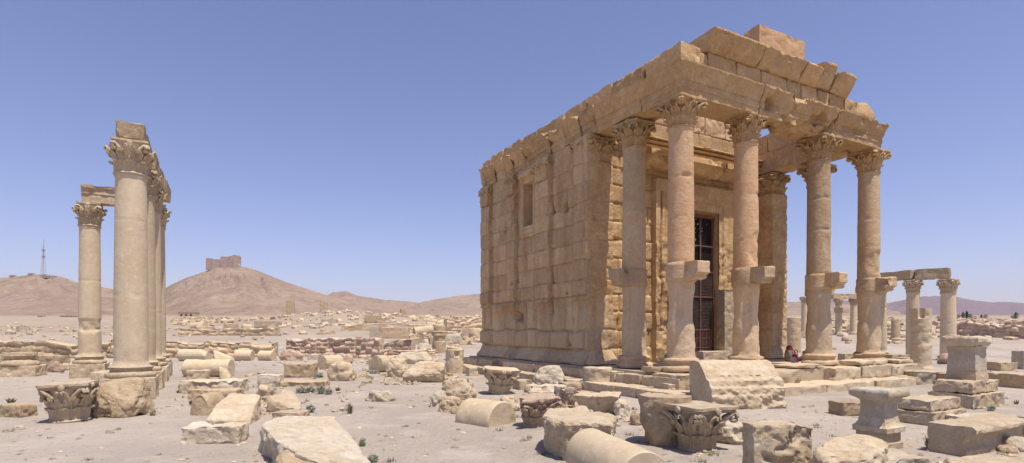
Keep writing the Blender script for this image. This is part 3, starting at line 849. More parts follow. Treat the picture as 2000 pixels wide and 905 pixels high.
# --- door grille
door = empty('door_grille', (0, YW + .12, 0)); door.parent = temple
W0, W1 = DX0 + .05, DX1 - .05
gx = np.linspace(W0, W1, 4)
def bars(name, segs, r, mat, par=door, n=6):
    parts = [tube([a, b], r, n) for a, b in segs]; V, F = join(parts); return mk(name, V, F, M[mat], par)
def boxbar(x0, x1, z0, z1, y0=-.03, y1=.03):
    V, F = gbox(x1 - x0, y1 - y0, z1 - z0, 5); return V + np.array([(x0 + x1) / 2, (y0 + y1) / 2, (z0 + z1) / 2]), F
segs = [boxbar(x - .026, x + .026, .1, DZ - .12) for x in gx]
segs += [boxbar(W0 + .04, W1 - .04, z - .022, z + .022, -.025, .025) for z in (.12, 1.12, 2.35, 3.3, DZ - .16)]
segs += [boxbar(W0 + .04, W1 - .04, 4.25, 4.29, -.02, .02)]
V, F = join(segs); mk('door_frame', V, F, M['iron'], door, smooth=False)
bars('lower_grille', [((x, 0, .12), (x, 0, 1.1)) for x in np.linspace(W0 + .07, W1 - .07, 27)] + [((W0 + .05, -.015, z), (W1 - .05, -.015, z)) for z in (.45, .8)], .012, 'iron')
parts = []
for z in np.arange(1.16, 3.3, .055):
    V, F = gbox(W1 - W0 - .1, .012, .05, 5); parts.append((xf(V, ((W0 + W1) / 2, .03, z), rx=R(35)), F))
V, F = join(parts); mk('louvre_panel', V, F, M['slat'], door, smooth=False)
V, F = gbox(W1 - W0 - .06, .02, DZ - 3.45, .3); mk('glass_pane', V + np.array([(W0 + W1) / 2, .06, 3.3 + (DZ - 3.45) / 2 + .02]), F, M['glass'], door)  # opaque near-black pane; its colour stands in for the dark interior
V, F = gbox(W1 - W0 - .06, .03, 3.2, 5); mk('dark_backing', V + np.array([(W0 + W1) / 2, .10, 1.7]), F, M['slat'], door)  # dark sheet added so the lower doorway reads as dark

rl = random.Random(3); V = []; F = []
for i in range(420):
    cx = W0 + .1 + abs(rl.gauss(0, 1)) * .55; cz = 4.75 + rl.gauss(0, .42)
    if not (W0 < cx < W1 and 3.5 < cz < DZ - .2): continue
    u = Vector([rl.gauss(0, 1), rl.gauss(0, .3), rl.gauss(0, 1)]).normalized() * rl.uniform(.02, .05); v = Vector((-u.z, .01, u.x)) * rl.uniform(.25, .5)
    c = Vector((cx, rl.uniform(-.005, .02) + .02, cz)); n = len(V); V += [tuple(c - u), tuple(c + v), tuple(c + u), tuple(c - v)]; F.append((n, n + 1, n + 2, n + 3))
lf = mk('glimpsed_tree_leaves', V, F, M['sunlit_leaf'], smooth=False, loc=tw(0, YW + .12, 0), rz=TU)  # leaf quads added for a tree inside; pale tone paints their sunlight
tag(lf, 'tree leaves coloured pale as if sunlit, set in the upper panes of the temple door', 'plant')

# --- platform and steps
V, F = stone_box(10.5, 12.6, .56, .3, .01, .02, .01, 2); mk('platform', V, F, M['cream'], temple, loc=(4.47, 5.55, -.58))
blocks = []
def step_run(pts, axis, edge, depth, ztop, h, seed, skip=(), mat='cream', chips=.05, er=.07, jit=.04):
    rg = random.Random(seed)
    for i in range(len(pts) - 1):
        if i in skip: continue
        L = pts[i + 1] - pts[i] - rg.uniform(.01, .05)
        sx, sy = (L, depth) if axis == 'x' else (depth, L)
        V, F = stone_box(sx, sy, h, .06, .015, er, .016, seed * 7 + i, chips)
        c = (pts[i] + pts[i + 1]) / 2; j = rg.uniform(-jit, jit)
        loc = (c, edge + depth / 2 + j, ztop - h + rg.uniform(-.02, .01)) if axis == 'x' else (edge + depth / 2 + j, c, ztop - h + rg.uniform(-.02, .01))
        mk('step_block', V, F, M[mat], temple, loc=loc, rz=rg.uniform(-.02, .02))
rg = random.Random(77)
def cuts(a, b, lo, hi):
    p = [a]
    while p[-1] < b - lo: p.append(min(b, p[-1] + rg.uniform(lo, hi)))
    p[-1] = b; return p
step_run(cuts(-1.05, 12.0, .8, 1.5), 'y', -1.12, 1.0, -.07, .42, 3, skip=(8,))
step_run(cuts(-1.7, 12.4, .8, 1.6), 'y', -1.75, .9, -.34, .34, 4, mat='cream')
step_run(cuts(-1.1, 10.0, 1.0, 1.9), 'x', -1.08, 1.0, .0, .42, 5, skip=(4,), chips=.10, er=.12)
step_run(cuts(-1.3, 10.7, 1.3, 2.6), 'x', -1.75, 1.1, -.36, .32, 6, chips=.05, er=.09)
# floor slabs inside the porch, loose blocks near the columns
for i, (x, y, w, d, h, sd) in enumerate([(7.3, -.55, 1.5, .9, .16, 1), (9.5, -.4, .9, .8, .12, 2), (4.3, -.4, 1.6, .8, .10, 3), (1.3, -.5, 1.2, .8, .09, 4), (-.75, .3, .4, .4, .16, 5)]):
    V, F = stone_box(w, d, h, .06, .02, .08, .02, sd + 30, .04); mk('paving_slab', V, F, M['cream'], temple, loc=(x, y, -.01))
# ------------------------------------------------------------------ placing by what the photograph shows
def place(x0, x1, yt, yb, d, kt=1.0, sink=.03):
    xc = (x0 + x1) / 2
    X, Y0 = ground_at(xc, yb)
    Yc = Y0 + d / 2; Xc = (xc - CX) / FPX * Yc
    w = (x1 - x0) / FPX * (Y0 + d * .35)
    z0 = gz(Xc, Yc)
    h = EYE - (yt - HY) * (Y0 + d * kt) / FPX - z0
    return Xc, Yc, z0 - sink, w, max(.05, h + sink), Y0
SEED = [100]
def nseed(): SEED[0] += 1; return SEED[0]
def fit_w(w, d, rz):
    c, s = abs(math.cos(rz)), abs(math.sin(rz))
    return max(.25 * w, (w - d * s) / max(c, .3))
def finish(name, V, F, mat, loc, rz, label, cat, group=None, tint=None):
    o = mk(name, V, F, M[mat], loc=loc, rz=rz, tint=tint); tag(o, label, cat, group); return o
def resf(Y): return max(.018, min(.16, .0022 * Y))

def block(x0, x1, yt, yb, label, d=.6, rz=0, mat='cream', name='stone_block', er=.07, amp=.02, chips=.05, cat='stone block', group=None, warp=None, sink=.03, kt=1.0, top=1.0, tint=0):
    X, Y, z, w, h, Y0 = place(x0, x1, yt, yb, d, kt, sink); r = R(rz); w2 = fit_w(w, d, r)
    def wp(P):
        if top != 1.0:
            k = 1 + (top - 1) * P[:, 2] / h; P = P.copy(); P[:, 0] *= k; P[:, 1] *= k
        if warp is not None: P = warp(P, w2, d, h)
        return P
    er = min(er, h * .35, w2 * .3)
    V, F = stone_box(w2, d, h, resf(Y), .012, er, amp, nseed(), chips, warp=wp, freq=4)
    return finish(name, V, F, mat, (X, Y, z), r, label, cat, group, np.full(len(V), tint))
def rock(x0, x1, yt, yb, label, d=.5, rz=0, mat='cream', name='boulder', k=9, amp=.05, chips=.07, cat='boulder', group=None, bevel=.05, seed=None, kt=.6, sink=.04, flat=False):
    X, Y, z, w, h, Y0 = place(x0, x1, yt, yb, d, kt, sink); sd = seed or nseed(); r = R(rz)
    P = boulder_pts(fit_w(w, d, r) * 1.03, d, h, sd, k)
    m = min(w, d, h)
    V, F = hull(P, max(resf(Y), .02), min(bevel, m * .15), min(amp, m * .16), 2.2 / max(.3, m), sd, min(chips, m * .2), 1.6 / max(.3, m), 1, fine=min(.018, m * .045))
    return finish(name, V, F, mat, (X, Y, z), r, label, cat, group)
def drum_lying(x0, x1, yt, yb, label, rz=0, mat='pale', L=None, rad=None, name='column_drum', er=.02, chips=.02, cat='column drum', sink=.04, broken=None, group=None, taper=1.0, amp=.012):
    """axis horizontal, rz = direction of the axis; radius from its height"""
    X, Y, z, w, h, Y0 = place(x0, x1, yt, yb, .5, .5, 0)
    rr = rad or h / 2; Yc = Y0 + rr
    X = (((x0 + x1) / 2) - CX) / FPX * Yc; a = R(rz)
    if L is None: L = max(.2, ((x1 - x0) / FPX * Yc - 2 * rr * abs(math.sin(a))) / max(.25, abs(math.cos(a))))
    V, F = lathe([(rr * .96, 0), (rr, .03), (rr * taper, L - .03), (rr * .96 * taper, L)], 44, max(.03, resf(Y)))
    P = V.copy()
    V = erode(V, F, amp, 3 / max(rr, .3), nseed(), chips, 2.0)
    if broken:
        q = np.clip((P[:, 2] / L - (1 - broken)) / broken, 0, 1)
        V[:, 0] += 0; cut = rr * (1 - 1.5 * q * (.7 + .5 * vnoise(P * 3, 5)))
        V[:, 1] = np.minimum(V[:, 1], np.maximum(cut, -rr * .7))
    # axis z -> x
    V = V - np.array([0, 0, L / 2]); W = np.stack([V[:, 2], -V[:, 0], V[:, 1]], 1)
    W = W * 1.0; F2 = F
    n = vnormals(W, F2); 
    if np.sum(n * (W - W.mean(0))) < 0: F2 = [tuple(reversed(f)) for f in F]
    return finish(name, W, F2, mat, (X, Yc, gz(X, Yc) + rr - sink), a, label, cat, group)
def drum_standing(x0, x1, yt, yb, label, mat='pale', name='column_stump', chips=.03, flare=0, cat='column stump', amp=.015, joints=(), mould=None, hole=None, group=None, tint=0, wear=.0):
    X, Y, z, w, h, Y0 = place(x0, x1, yt, yb, (x1 - x0) / FPX * 25, .5, .02)
    w = (x1 - x0) / FPX * (ground_at((x0 + x1) / 2, yb)[1]); r = w / 2; Yc = Y0 + r; X = ((x0 + x1) / 2 - CX) / FPX * Yc
    h = EYE - (yt - HY) * Yc / FPX - gz(X, Yc) + .02
    prof = [(r * (a), b * h) for a, b in mould] if mould else [(r, 0), (r, .3 * h), (r * (1 - flare * .5), .6 * h), (r * (1 - flare), h)]
    V, F = lathe(prof, 56, max(.025, resf(Y) * .9)); sd = nseed(); P = V.copy()
    V = erode(V, F, amp, 3, sd, chips, 2.4)
    if wear: 
        V = erode(V, F, min(.03, wear * .5), 7, sd + 3, min(.03, wear), 6); d = wear * 1.6 * np.clip(fbm(P * 3 + sd, sd, 4), 0, 1); rr = np.hypot(P[:, 0], P[:, 1]); V[:, :2] *= (1 - d / r)[:, None]
    for j in joints:
        k = .018 * np.exp(-((P[:, 2] - j * h) / .022) ** 2) / r; V[:, :2] *= (1 - k)[:, None]
    if hole:
        a0, z0, hw, hh, dep = hole
        an = np.arctan2(P[:, 1], P[:, 0]) - a0; an = (an + np.pi) % (2 * np.pi) - np.pi
        m = (np.abs(an * r) < hw) & (np.abs(P[:, 2] - z0 * h) < hh) & (np.hypot(P[:, 0], P[:, 1]) > r * .8)
        V[m, :2] *= (1 - dep / r)
    return finish(name, V, F, mat, (X, Yc, gz(X, Yc) - .02), 0, label, cat, group, np.full(len(V), tint))
def fallen_capital(x0, x1, yt, yb, label, seed, mat='tan', rot=(0, 0, 0), broken=0, hr=None, wear=.02, s=None, sinkf=.02, rb=.34, ab=.54):
    X, Y0 = ground_at((x0 + x1) / 2, yb)
    Yc = Y0 + .35; X = ((x0 + x1) / 2 - CX) / FPX * Yc
    w = (x1 - x0) / FPX * Yc
    V, F = capital_mesh(rb, .80, seed, wear, broken=broken, ab=ab)
    V = xf(V, (0, 0, 0), *rot)
    ext = V[:, 0].max() - V[:, 0].min()
    k = s or w / ext; V = V * k
    if hr: V[:, 2] *= hr
    V[:, 2] -= V[:, 2].min() + sinkf
    return finish('fallen_capital', V, F, mat, (X, Yc, gz(X, Yc)), 0, label, 'carved capital')
def shrub(px, py, w_px, h_px, label, dry=False, seed=0, n=90):
    X, Y = ground_at(px, py); k = Y / FPX; w = w_px * k; h = h_px * k
    rg = random.Random(seed + int(px)); V = []; F = []
    for i in range(n):
        a = rg.uniform(0, 2 * math.pi); r = rg.uniform(0, .5) ** .8 * w / 2 * 1.1
        b = Vector((r * .5 * math.cos(a), r * .4 * math.sin(a), 0)); lean = rg.uniform(.1, .9)
        hh = h * rg.uniform(.35, 1) * (1 - .35 * lean)
        t = Vector((math.cos(a) * lean * w / 2, math.sin(a) * lean * w / 2 * .8, hh))
        mid = b.lerp(t, .55) + Vector((0, 0, hh * .15)); sd = Vector((-math.sin(a + rg.uniform(-1, 1)), math.cos(a), 0)) * (.006 + .012 * w)
        q = len(V); V += [tuple(b - sd * .4), tuple(b + sd * .4), tuple(mid + sd), tuple(mid - sd), tuple(t)]
        F += [(q, q + 1, q + 2, q + 3), (q + 3, q + 2, q + 4)]
        if not dry:
            for j in range(4):
                c = b.lerp(t, rg.uniform(.4, 1)) + Vector([rg.uniform(-1, 1) * .05 * w for _ in range(3)])
                e = .035 * w + .008; q = len(V)
                u = Vector([rg.uniform(-1, 1) for _ in range(3)]).normalized() * e; v = Vector([rg.uniform(-1, 1) for _ in range(3)]).normalized() * e
                V += [tuple(c - u), tuple(c + v * .6), tuple(c + u), tuple(c - v * .6)]; F.append((q, q + 1, q + 2, q + 3))
    o = mk('dry_shrub' if dry else 'desert_shrub', V, F, M['leafd' if dry else 'leafg'], smooth=False, loc=(X, Y, gz(X, Y) - .01))
    return tag(o, label, 'shrub')

# ------------------------------------------------------------------ left colonnade
def order_column(loc, H, r, seed, label, mat='pale', ped=.55, capk=None, capH=.84, joints=(2.1, 3.9), group=None, basew=1.0, sc_cap=1.0, scars=(), baseh=.30):
    c = empty('standing_column', loc, TU); tag(c, label, 'column', group)
    if ped:
        V, F = stone_box(r * 3.0, r * 3.0, ped + .25, .05, .01, .06, .012, seed, .04); mk('pedestal', V, F, M['cream'], c, loc=(0, 0, -.25))
    V, F = base_mesh(r, baseh, seed, .02); mk('column_base', V, F, M['cream'], c, loc=(0, 0, ped))
    sh = H - ped - baseh - capH + .03
    V, F, ti = shaft_mesh(sh, r, r * .88, seed, [j for j in joints if j < sh - .3], .005, scars, .25)
    mk('shaft', V, F, M[mat], c, tint=ti * .6, loc=(0, 0, ped + baseh - .02))
    k = capk if capk is not None else (1.0)
    V, F = capital_mesh(r * .92, capH, seed, .02, ab=r * 1.04 * sc_cap, broken=.12)
    mk('capital', V, F, M['cream'], c, loc=(0, 0, H - capH))
    return c
LU = np.array([.877, .481]); LV = np.array([-.481, .877])
N0 = np.array([-9.52, 14.0])
def lp(a, b): p = N0 + a * LU + b * LV; return (p[0], p[1], 0)
order_column(lp(0, 0), 6.36, .375, 31, 'tall column nearest in the left row, with a beam end resting on its capital', ped=.52, joints=(1.75, 3.6))
order_column(lp(0, 2.5), 6.36, .375, 32, 'second column of the left row, just behind the nearest one', ped=.52, joints=(1.5, 3.9))
order_column(lp(0, 5.0), 6.36, .375, 33, 'third column of the left row, half hidden behind the nearer two', ped=.52, joints=(1.45, 3.3))
order_column(lp(0, 7.6), 6.30, .36, 34, 'last column of the left row, its capital showing past the beam end', ped=.52, joints=(1.45, 3.3))
order_column((-15.3, 20.3, 0), 6.28, .35, 35, 'slim column standing apart at far left with a broken ring low on its shaft', ped=.50, joints=(.95, 2.7), scars=[(FR, 1.1, 3.2, .22, .035), (FR, 1.0, .9, .2, .03)], mat='pale')
def free_beam(p0, p1, z, w, h, seed, label, mat='tan', chips=.05, er=.06, prof=True):
    p0 = np.array(p0); p1 = np.array(p1); d = p1 - p0; L = np.linalg.norm(d); a = math.atan2(d[1], d[0])
    pr = [(-w / 2, 0), (w / 2, 0), (w / 2, h * .45), (w / 2 + .03, h * .48), (w / 2 + .03, h * .75), (w / 2 + .09, h * .82), (w / 2 + .09, h), (-w / 2 - .09, h), (-w / 2 - .09, h * .82), (-w / 2 - .03, h * .75), (-w / 2 - .03, h * .48), (-w / 2, h * .45)]
    if not prof: pr = [(-w / 2, 0), (w / 2, 0), (w / 2 + .02, h), (-w / 2 - .02, h)]
    V, F = extrude(pr, L, .06, seed, .015, chips, er=er)
    o = mk('architrave', V, F, M[mat], loc=(p0[0], p0[1], z), rz=a, tint=np.full(len(V), 0)); return tag(o, label, 'stone beam')
free_beam(lp(0, -.30)[:2], lp(0, 2.48)[:2], 6.36, .56, .46, 1, 'stone beam whose broken end faces us on top of the nearest left column', er=.3, prof=False)
free_beam(lp(.06, 2.52)[:2], lp(.14, 5.0)[:2], 6.36, .56, .48, 2, 'second stone beam on the left row, seen edge on', prof=False)
free_beam(lp(.16, 5.03)[:2], lp(.24, 7.3)[:2], 6.36, .56, .46, 3, 'last stone beam of the left row, ending short of the last capital', prof=False)
free_beam((-15.45, 20.15), (-13.3, 21.3), 6.28, .50, .62, 4, 'short moulded beam from the slim far left column to the row', er=.05)
block(199, 262, 709, 726, 'bleached broken slab lying against the foot of the nearest left column', d=.8, rz=15, mat='white', er=.05, name='stone_slab')
block(190, 272, 722, 741, 'broad worn slab under the bleached one at the foot of the nearest left column', d=1.0, rz=12, mat='cream', er=.08, name='stone_slab')

# ------------------------------------------------------------------ left foreground
block(3, 65, 786, 816, 'small brown stone block alone on the sand at far left', d=.38, rz=-8, mat='tan', er=.08)
shrub(22, 789, 34, 16, 'grey dry shrub behind the small brown block at far left', True, 1, 60)
fallen_capital(83, 192, 735, 828, 'fallen Corinthian capital sitting upright on the sand at left', 71, 'cream', (0, R(-2), R(20)), broken=.35, wear=.025, hr=1.08, rb=.36, ab=.50)
X, Y, z, w, h, Y0 = place(183, 284, 735, 818, .9, .8)
V, F = hull([(-.48*w,-.4,0),(.30*w,-.42,0),(.52*w,.1,.0),(.46*w,.45,0),(-.40*w,.4,0),(-.50*w,-.30,.18*h),(-.30*w,-.3,.85*h),(-.26*w,-.1,h),(.34*w,.1,h*.98),(.45*w,.0,.75*h),(.5*w,0,.35*h),(.33*w,.4,.95*h),(-.3*w,.4,.9*h),(.40*w,-.38,.3*h)], .03, .05, .05, 3, 12, .08, 2.4, fine=.012)
finish('boulder', V, F, 'tan', (X, Y, z), 0, 'big rough tan block leaning in front of the nearest left column', 'boulder')
def column_base_frag(x0, x1, yt, yb, label, mat='cream', seed=1):
    X, Y, z, w, h, Y0 = place(x0, x1, yt, yb, .7, .5); root = empty('column_base_fragment', (X, Y, z), R(20)); tag(root, label, 'column base')
    V, F = stone_box(w, w * .8, h * .45, resf(Y), .01, .08, .015, seed, .04); mk('plinth', V, F, M[mat], root)
    r = w * .33; V, F = lathe([(r * 1.3, 0), (r * 1.34, .1 * h), (r * 1.2, .2 * h), (r, .28 * h), (r * 1.05, .36 * h), (r * 1.2, .42 * h), (r * 1.15, .55 * h)], 40, .04)
    V = erode(V, F, .015, 4, seed, .03); mk('moulding', V, F, M[mat], root, loc=(0, 0, h * .44))
    return root
column_base_frag(5, 74, 688, 736, 'moulded column base on its plinth at the left edge', seed=3)
drum_standing(-14, 5, 700, 735, 'sliver of a broken drum cut by the left edge of the view', 'cream')
block(68, 130, 694, 722, 'tilted tan slab right of the moulded base at far left', d=.7, rz=-10, mat='tan', er=.1, name='stone_slab')
rock(92, 124, 704, 728, 'dark small rock leaning on the tilted tan slab', d=.3, mat='red')
rock(117, 138, 708, 724, 'pale small rock just right of the dark one at far left', d=.3, mat='cream')
rock(28, 50, 830, 840, 'flat pale stone alone on the sand under the left capital', d=.12, mat='white', name='loose_stone', cat='loose stone')
rock(188, 203, 872, 879, 'tiny whitish stone at the bottom left on open sand', d=.08, mat='white', name='loose_stone', cat='loose stone')
rock(280, 291, 897, 904, 'tiny grey stone at the very bottom left on open sand', d=.08, mat='grey', name='loose_stone', cat='loose stone')
rock(206, 222, 838, 848, 'small grey stone on the sand under the big rough tan block', d=.12, mat='grey', name='loose_stone', cat='loose stone')

# middle-left stones
drum_lying(350, 411, 681, 706, 'long broken drum lying behind, leftmost of the line of drums', rz=-8, broken=.25)
X, Y, z, w, h, Y0 = place(416, 450, 684, 701, .5, .5)
V, F = hull([(-.5*w,0,0),(-.5*w,0,h),(.5*w,0,0),(.5*w,.1,.12*h),(-.5*w,.5,h*.9),(-.5*w,.5,0),(.45*w,.5,0),(.5*w,.4,.1*h),(-.3*w,-.2,0)], .05, .04, .02, 3, 4)
finish('stone_wedge', V, F, 'pale', (X, Y, z), 0, 'wedge shaped broken drum piece between the lying drums', 'stone block')
drum_lying(461, 494, 682, 705, 'short smooth drum lying behind, squarest of the line', rz=3, chips=.01)
drum_lying(505, 538, 684, 705, 'short worn drum at the right end of the line of drums', rz=-12, chips=.06)
drum_lying(364, 452, 700, 737, 'long thick smooth drum lying in front of the line of drums', rz=4, chips=.02)
block(368, 408, 722, 744, 'low block resting before the long thick drum', d=.5, rz=10, mat='pale')
X, Y, z, w, h, Y0 = place(424, 452, 715, 741, .4, .6)
V, F = hull([(-.1*w,-.2,0),(.5*w,-.2,0),(.4*w,.2,0),(-.4*w,-.05,h),(-.5*w,.1,.9*h),(.1*w,.1,h*.85),(.5*w,0,.3*h),(-.2*w,.2,0)], .03, .03, .02, 3, 8)
finish('stone_wedge', V, F, 'cream', (X, Y, z), 0, 'thin leaning wedge against the long thick drum', 'stone block')
block(362, 478, 739, 768, 'long block with a rough whitish top, crosswise below the thick drum', d=.75, rz=4, mat='white', er=.14, amp=.045, chips=.12)
block(376, 470, 758, 780, 'low tan block under the whitish rough one', d=.5, rz=3, mat='tan', er=.1)
def halfdrum(x0, x1, yt, yb, L, rz, label, mat='tan'):
    X, Y, z, w, h, Y0 = place(x0, x1, yt, yb, L, .3, .03)
    pr = [(w / 2 * math.cos(t), -.02 + (h + .02) * math.sin(t)) for t in np.linspace(0, math.pi, 14)] + [(-w / 2, -.1), (w / 2, -.1)]
    V, F = extrude(pr, L, .035, nseed(), .02, .03)
    V = V - np.array([L / 2, 0, 0])
    return finish('half_drum', V, F, mat, (X, Y, z), R(rz), label, 'column drum')
halfdrum(388, 428, 768, 812, .55, 82, 'half buried drum with a dark round end beside the sloping slab')
X, Y, z, w, h, Y0 = place(420, 508, 768, 830, .9, .9)
V, F = hull([(-.5*w,-.45,0),(.5*w,-.45,0),(.47*w,-.45,.2*h),(-.47*w,-.45,.24*h),(-.46*w,-.1,.6*h),(.40*w,-.1,.55*h),(-.42*w,.45,h),(.34*w,.45,h*.94),(-.42*w,.5,0),(.34*w,.5,0)], .03, .03, .03, 3, 22, .05, 2, fine=.01)
finish('stone_slab', V, F, 'cream', (X, Y, z), R(4), 'sloping cream slab with a stepped broken face and a small round hole', 'stone slab')
V, F = lathe([(.035, 0), (.035, .02)], 16, .02); 
block(361, 480, 823, 868, 'rounded pale log shaped boulder alone on the sand at lower left', d=.45, rz=3, mat='white', name='boulder', cat='boulder', er=.20, amp=.04, chips=.05)
# broken line of blocks
block(505, 552, 730, 757, 'cream block at the far end of the broken line of blocks', d=.5, rz=10, mat='white', er=.1, chips=.08)
rock(503, 535, 748, 787, 'knobbly upright rock in the broken line of blocks', d=.5, mat='cream', amp=.06, chips=.1)
block(530, 640, 742, 756, 'low flat tan slab running right from the broken line', d=.7, rz=-4, mat='tan', er=.06, name='stone_slab')
X, Y, z, w, h, Y0 = place(532, 598, 760, 806, .8, .8)
V, F = hull([(-.5*w,-.35,0),(-.5*w,-.3,.75*h),(-.45*w,.4,h),(-.1*w,.42,.95*h),(.45*w,-.1,.38*h),(.5*w,-.3,.28*h),(.5*w,-.35,0),(.1*w,.4,0),(-.45*w,.4,0),(-.1*w,-.38,.4*h)], .03, .04, .03, 3, 26, .05, 2, fine=.01)
finish('boulder', V, F, 'cream', (X, Y, z), 0, 'wedge shaped boulder sloping down to the right beside green shrubs', 'boulder')
block(536, 600, 800, 820, 'low pinkish stone between the wedge boulder and the huge flat slab', d=.4, rz=-6, mat='red', er=.08)
# giant slab
def wpt(px, py, z):
    """point at height z seen at that place of the photograph"""
    Y = (EYE - z) * FPX / (py - HY); return ((px - CX) / FPX * Y, Y, z)
def slab_from(pts_top, zt, thick, label, mat, name='stone_slab', res=.035, bevel=.05, amp=.03, chips=.06, extra=(), cat='stone slab', foot=1.04, seed=3):
    T = [wpt(a, b, zt if len(q) == 0 else q[0]) for a, b, *q in pts_top]
    c = np.mean(np.array(T), 0); P = list(T)
    for t in T: P.append((c[0] + (t[0] - c[0]) * foot, c[1] + (t[1] - c[1]) * foot, t[2] - thick))
    P += list(extra); P = [tuple(np.array(p) - np.array([c[0], c[1], 0])) for p in P]
    V, F = hull(P, res, bevel, amp, 2.5, seed, chips, 1.8, 1, fine=.018)
    return finish(name, V, F, mat, (c[0], c[1], 0), 0, label, cat)
slab_from([(510, 830, .36), (540, 815, .38), (600, 811, .36), (650, 814, .32), (668, 840, .27), (700, 872, .18), (728, 905, .10), (640, 912, .24), (580, 884, .33), (535, 858, .36)], .36, .5, 'huge pale flat topped slab with a rough left side, bottom left of centre', 'white', res=.03, seed=5)
slab_from([(545, 880), (600, 872), (660, 890), (690, 925), (540, 960), (530, 915)], .30, .5, 'rough tan block at the bottom edge under the huge pale slab', 'tan', res=.03, seed=9, name='stone_block', cat='stone block', amp=.05, chips=.1)
rock(713, 773, 762, 785, 'lone flat whitish rock on the open sand left of the temple', d=.35, mat='white', chips=.05)
rock(802, 812, 791, 796, 'tiny dark stone on the sand near the lone whitish rock', d=.1, mat='tan', name='loose_stone', cat='loose stone')
block(557, 620, 708, 738, 'rounded pillow shaped block lying between two low shrubs', d=.5, rz=-5, mat='tan', er=.16, chips=.03)
rock(546, 593, 682, 705, 'domed reddish rock before the end of the rubble wall', d=.6, mat='red', k=12)
block(600, 624, 692, 704, 'small white broken slab right of the domed reddish rock', d=.4, rz=20, mat='white', name='stone_slab')
drum_lying(630, 662, 684, 722, 'smooth drum tipped toward us among rocks at left centre', rz=58, L=.95, rad=.33)
rock(640, 693, 704, 745, 'rough honeycombed rock leaning right of the tipped drum', d=.6, mat='cream', amp=.07, chips=.10, k=8)
rock(655, 690, 690, 712, 'reddish flat rock behind the honeycombed rock', d=.4, mat='red')
# centre pile
block(719, 748, 699, 727, 'small square block at the left end of the centre pile', d=.4, rz=10, mat='grey', er=.05)
drum_lying(726, 760, 700, 728, 'short rounded drum second from the left in the centre pile', rz=60, L=.5, rad=.36, chips=.04)
rock(755, 800, 698, 738, 'lumpy cream rock in the middle of the centre pile', d=.6, mat='cream', amp=.06, k=10)
rock(772, 845, 686, 712, 'pale cone shaped rock on top behind the centre pile', d=.7, mat='white', k=8, seed=41)
rock(800, 870, 705, 735, 'broad cream rock at the right rear of the centre pile', d=.7, mat='cream', k=9)
X, Y, z, w, h, Y0 = place(788, 870, 708, 748, .8, .5)
V, F = hull([(-.48*w,-.2,0),(.4*w,-.35,0),(.5*w,.2,0),(-.4*w,.3,0),(-.52*w,-.3,.35*h),(.2*w,-.5,.45*h),(.5*w,-.4,.8*h),(.48*w,.2,h),(-.3*w,0,.85*h),(-.5*w,.1,.6*h),(.1*w,-.1,h)], .03, .04, .06, 2.6, 31, .1, 2, fine=.012)
finish('boulder', V, F, 'cream', (X, Y, z), R(5), 'big undercut slab like boulder at the front right of the centre pile', 'boulder')
drum_standing(870, 907, 683, 731, 'upright drum with a small square socket near its top', 'pale', 'column_stump', hole=(FR + .35, .82, .09, .12, .08), wear=.02)
drum_standing(844, 872, 633, 690, 'small pillar with a double moulded band, beyond the socketed drum', 'tan', 'moulded_pillar', cat='pillar', mould=[(.98, 0), (.98, .38), (.86, .40), (.86, .58), (1.02, .60), (1.02, .66), (.9, .68), (1.02, .70), (1.02, .74), (.82, .76), (.82, .93), (.6, 1)])
rock(905, 925, 712, 731, 'cream wedge rock right of the socketed drum', d=.4, mat='cream')
block(925, 952, 700, 716, 'first small block beside the far corner of the temple steps', d=.5, rz=28, mat='cream')
block(908, 935, 716, 735, 'second small block beside the far corner of the temple steps', d=.5, rz=20, mat='cream')
rock(860, 935, 737, 782, 'large cream block with a shaded left end before the temple', d=.7, rz=-8, mat='cream', k=8, bevel=.09, seed=77)
rock(838, 874, 762, 797, 'dark rounded rock at the left of a group before the temple', d=.4, mat='grey')
rock(858, 906, 773, 806, 'brownish squat rock in front of the dark rounded one', d=.4, mat='tan')
rock(880, 902, 793, 809, 'small stone tucked before the brownish squat rock', d=.25, mat='tan')
o = drum_lying(894, 1003, 779, 832, 'smooth pale drum half sunk in the sand with its round end to the right', rz=-42, L=.85, rad=.37, sink=.33, chips=.0)
fallen_capital(937, 1012, 724, 772, 'leafy fallen capital standing tilted left of the temple steps', 81, 'cream', (R(3), R(5), R(10)), broken=.25, wear=.02, hr=.9, rb=.30, ab=.56)
block(1000, 1040, 740, 762, 'squarish block right of the tilted leafy capital', d=.5, rz=24, mat='cream')
rock(1042, 1104, 713, 757, 'rounded cream mound of stone on the temple steps', d=.7, mat='white', k=12, amp=.04)
rock(1022, 1056, 750, 768, 'low pale stone left of the long lens shaped slab', d=.4, mat='cream')
rock(1032, 1118, 750, 778, 'long lens shaped pale slab before the cream mound', d=.6, mat='white', k=12, bevel=.08)
block(1090, 1135, 745, 764, 'flat reddish slab between the lens shaped slab and the squat drum', d=.5, rz=15, mat='red', name='stone_slab')
drum_standing(1137, 1197, 717, 764, 'squat eroded drum set upright on a flat stone by the steps', 'cream', wear=.03, mould=[(1.12, 0), (1.15, .15), (1.1, .28), (.98, .32), (.96, .6), (1, .95), (.95, 1)])
fallen_capital(1008, 1092, 772, 838, 'reddish weathered capital with worn leaves, left of the big cream block', 91, 'red', (R(4), R(-5), R(15)), broken=1.0, wear=.045, hr=.95, rb=.36, ab=.55)
rock(975, 1015, 772, 805, 'pale flat stone left of the reddish weathered capital', d=.5, mat='cream')
fallen_capital(1076, 1128, 758, 800, 'pinkish broken capital piece with hanging lobes behind the big cream block', 92, 'red', (R(-6), R(8), R(25)), broken=.9, wear=.04, hr=.8)
X, Y, z, w, h, Y0 = place(1125, 1212, 764, 812, .9, .95)
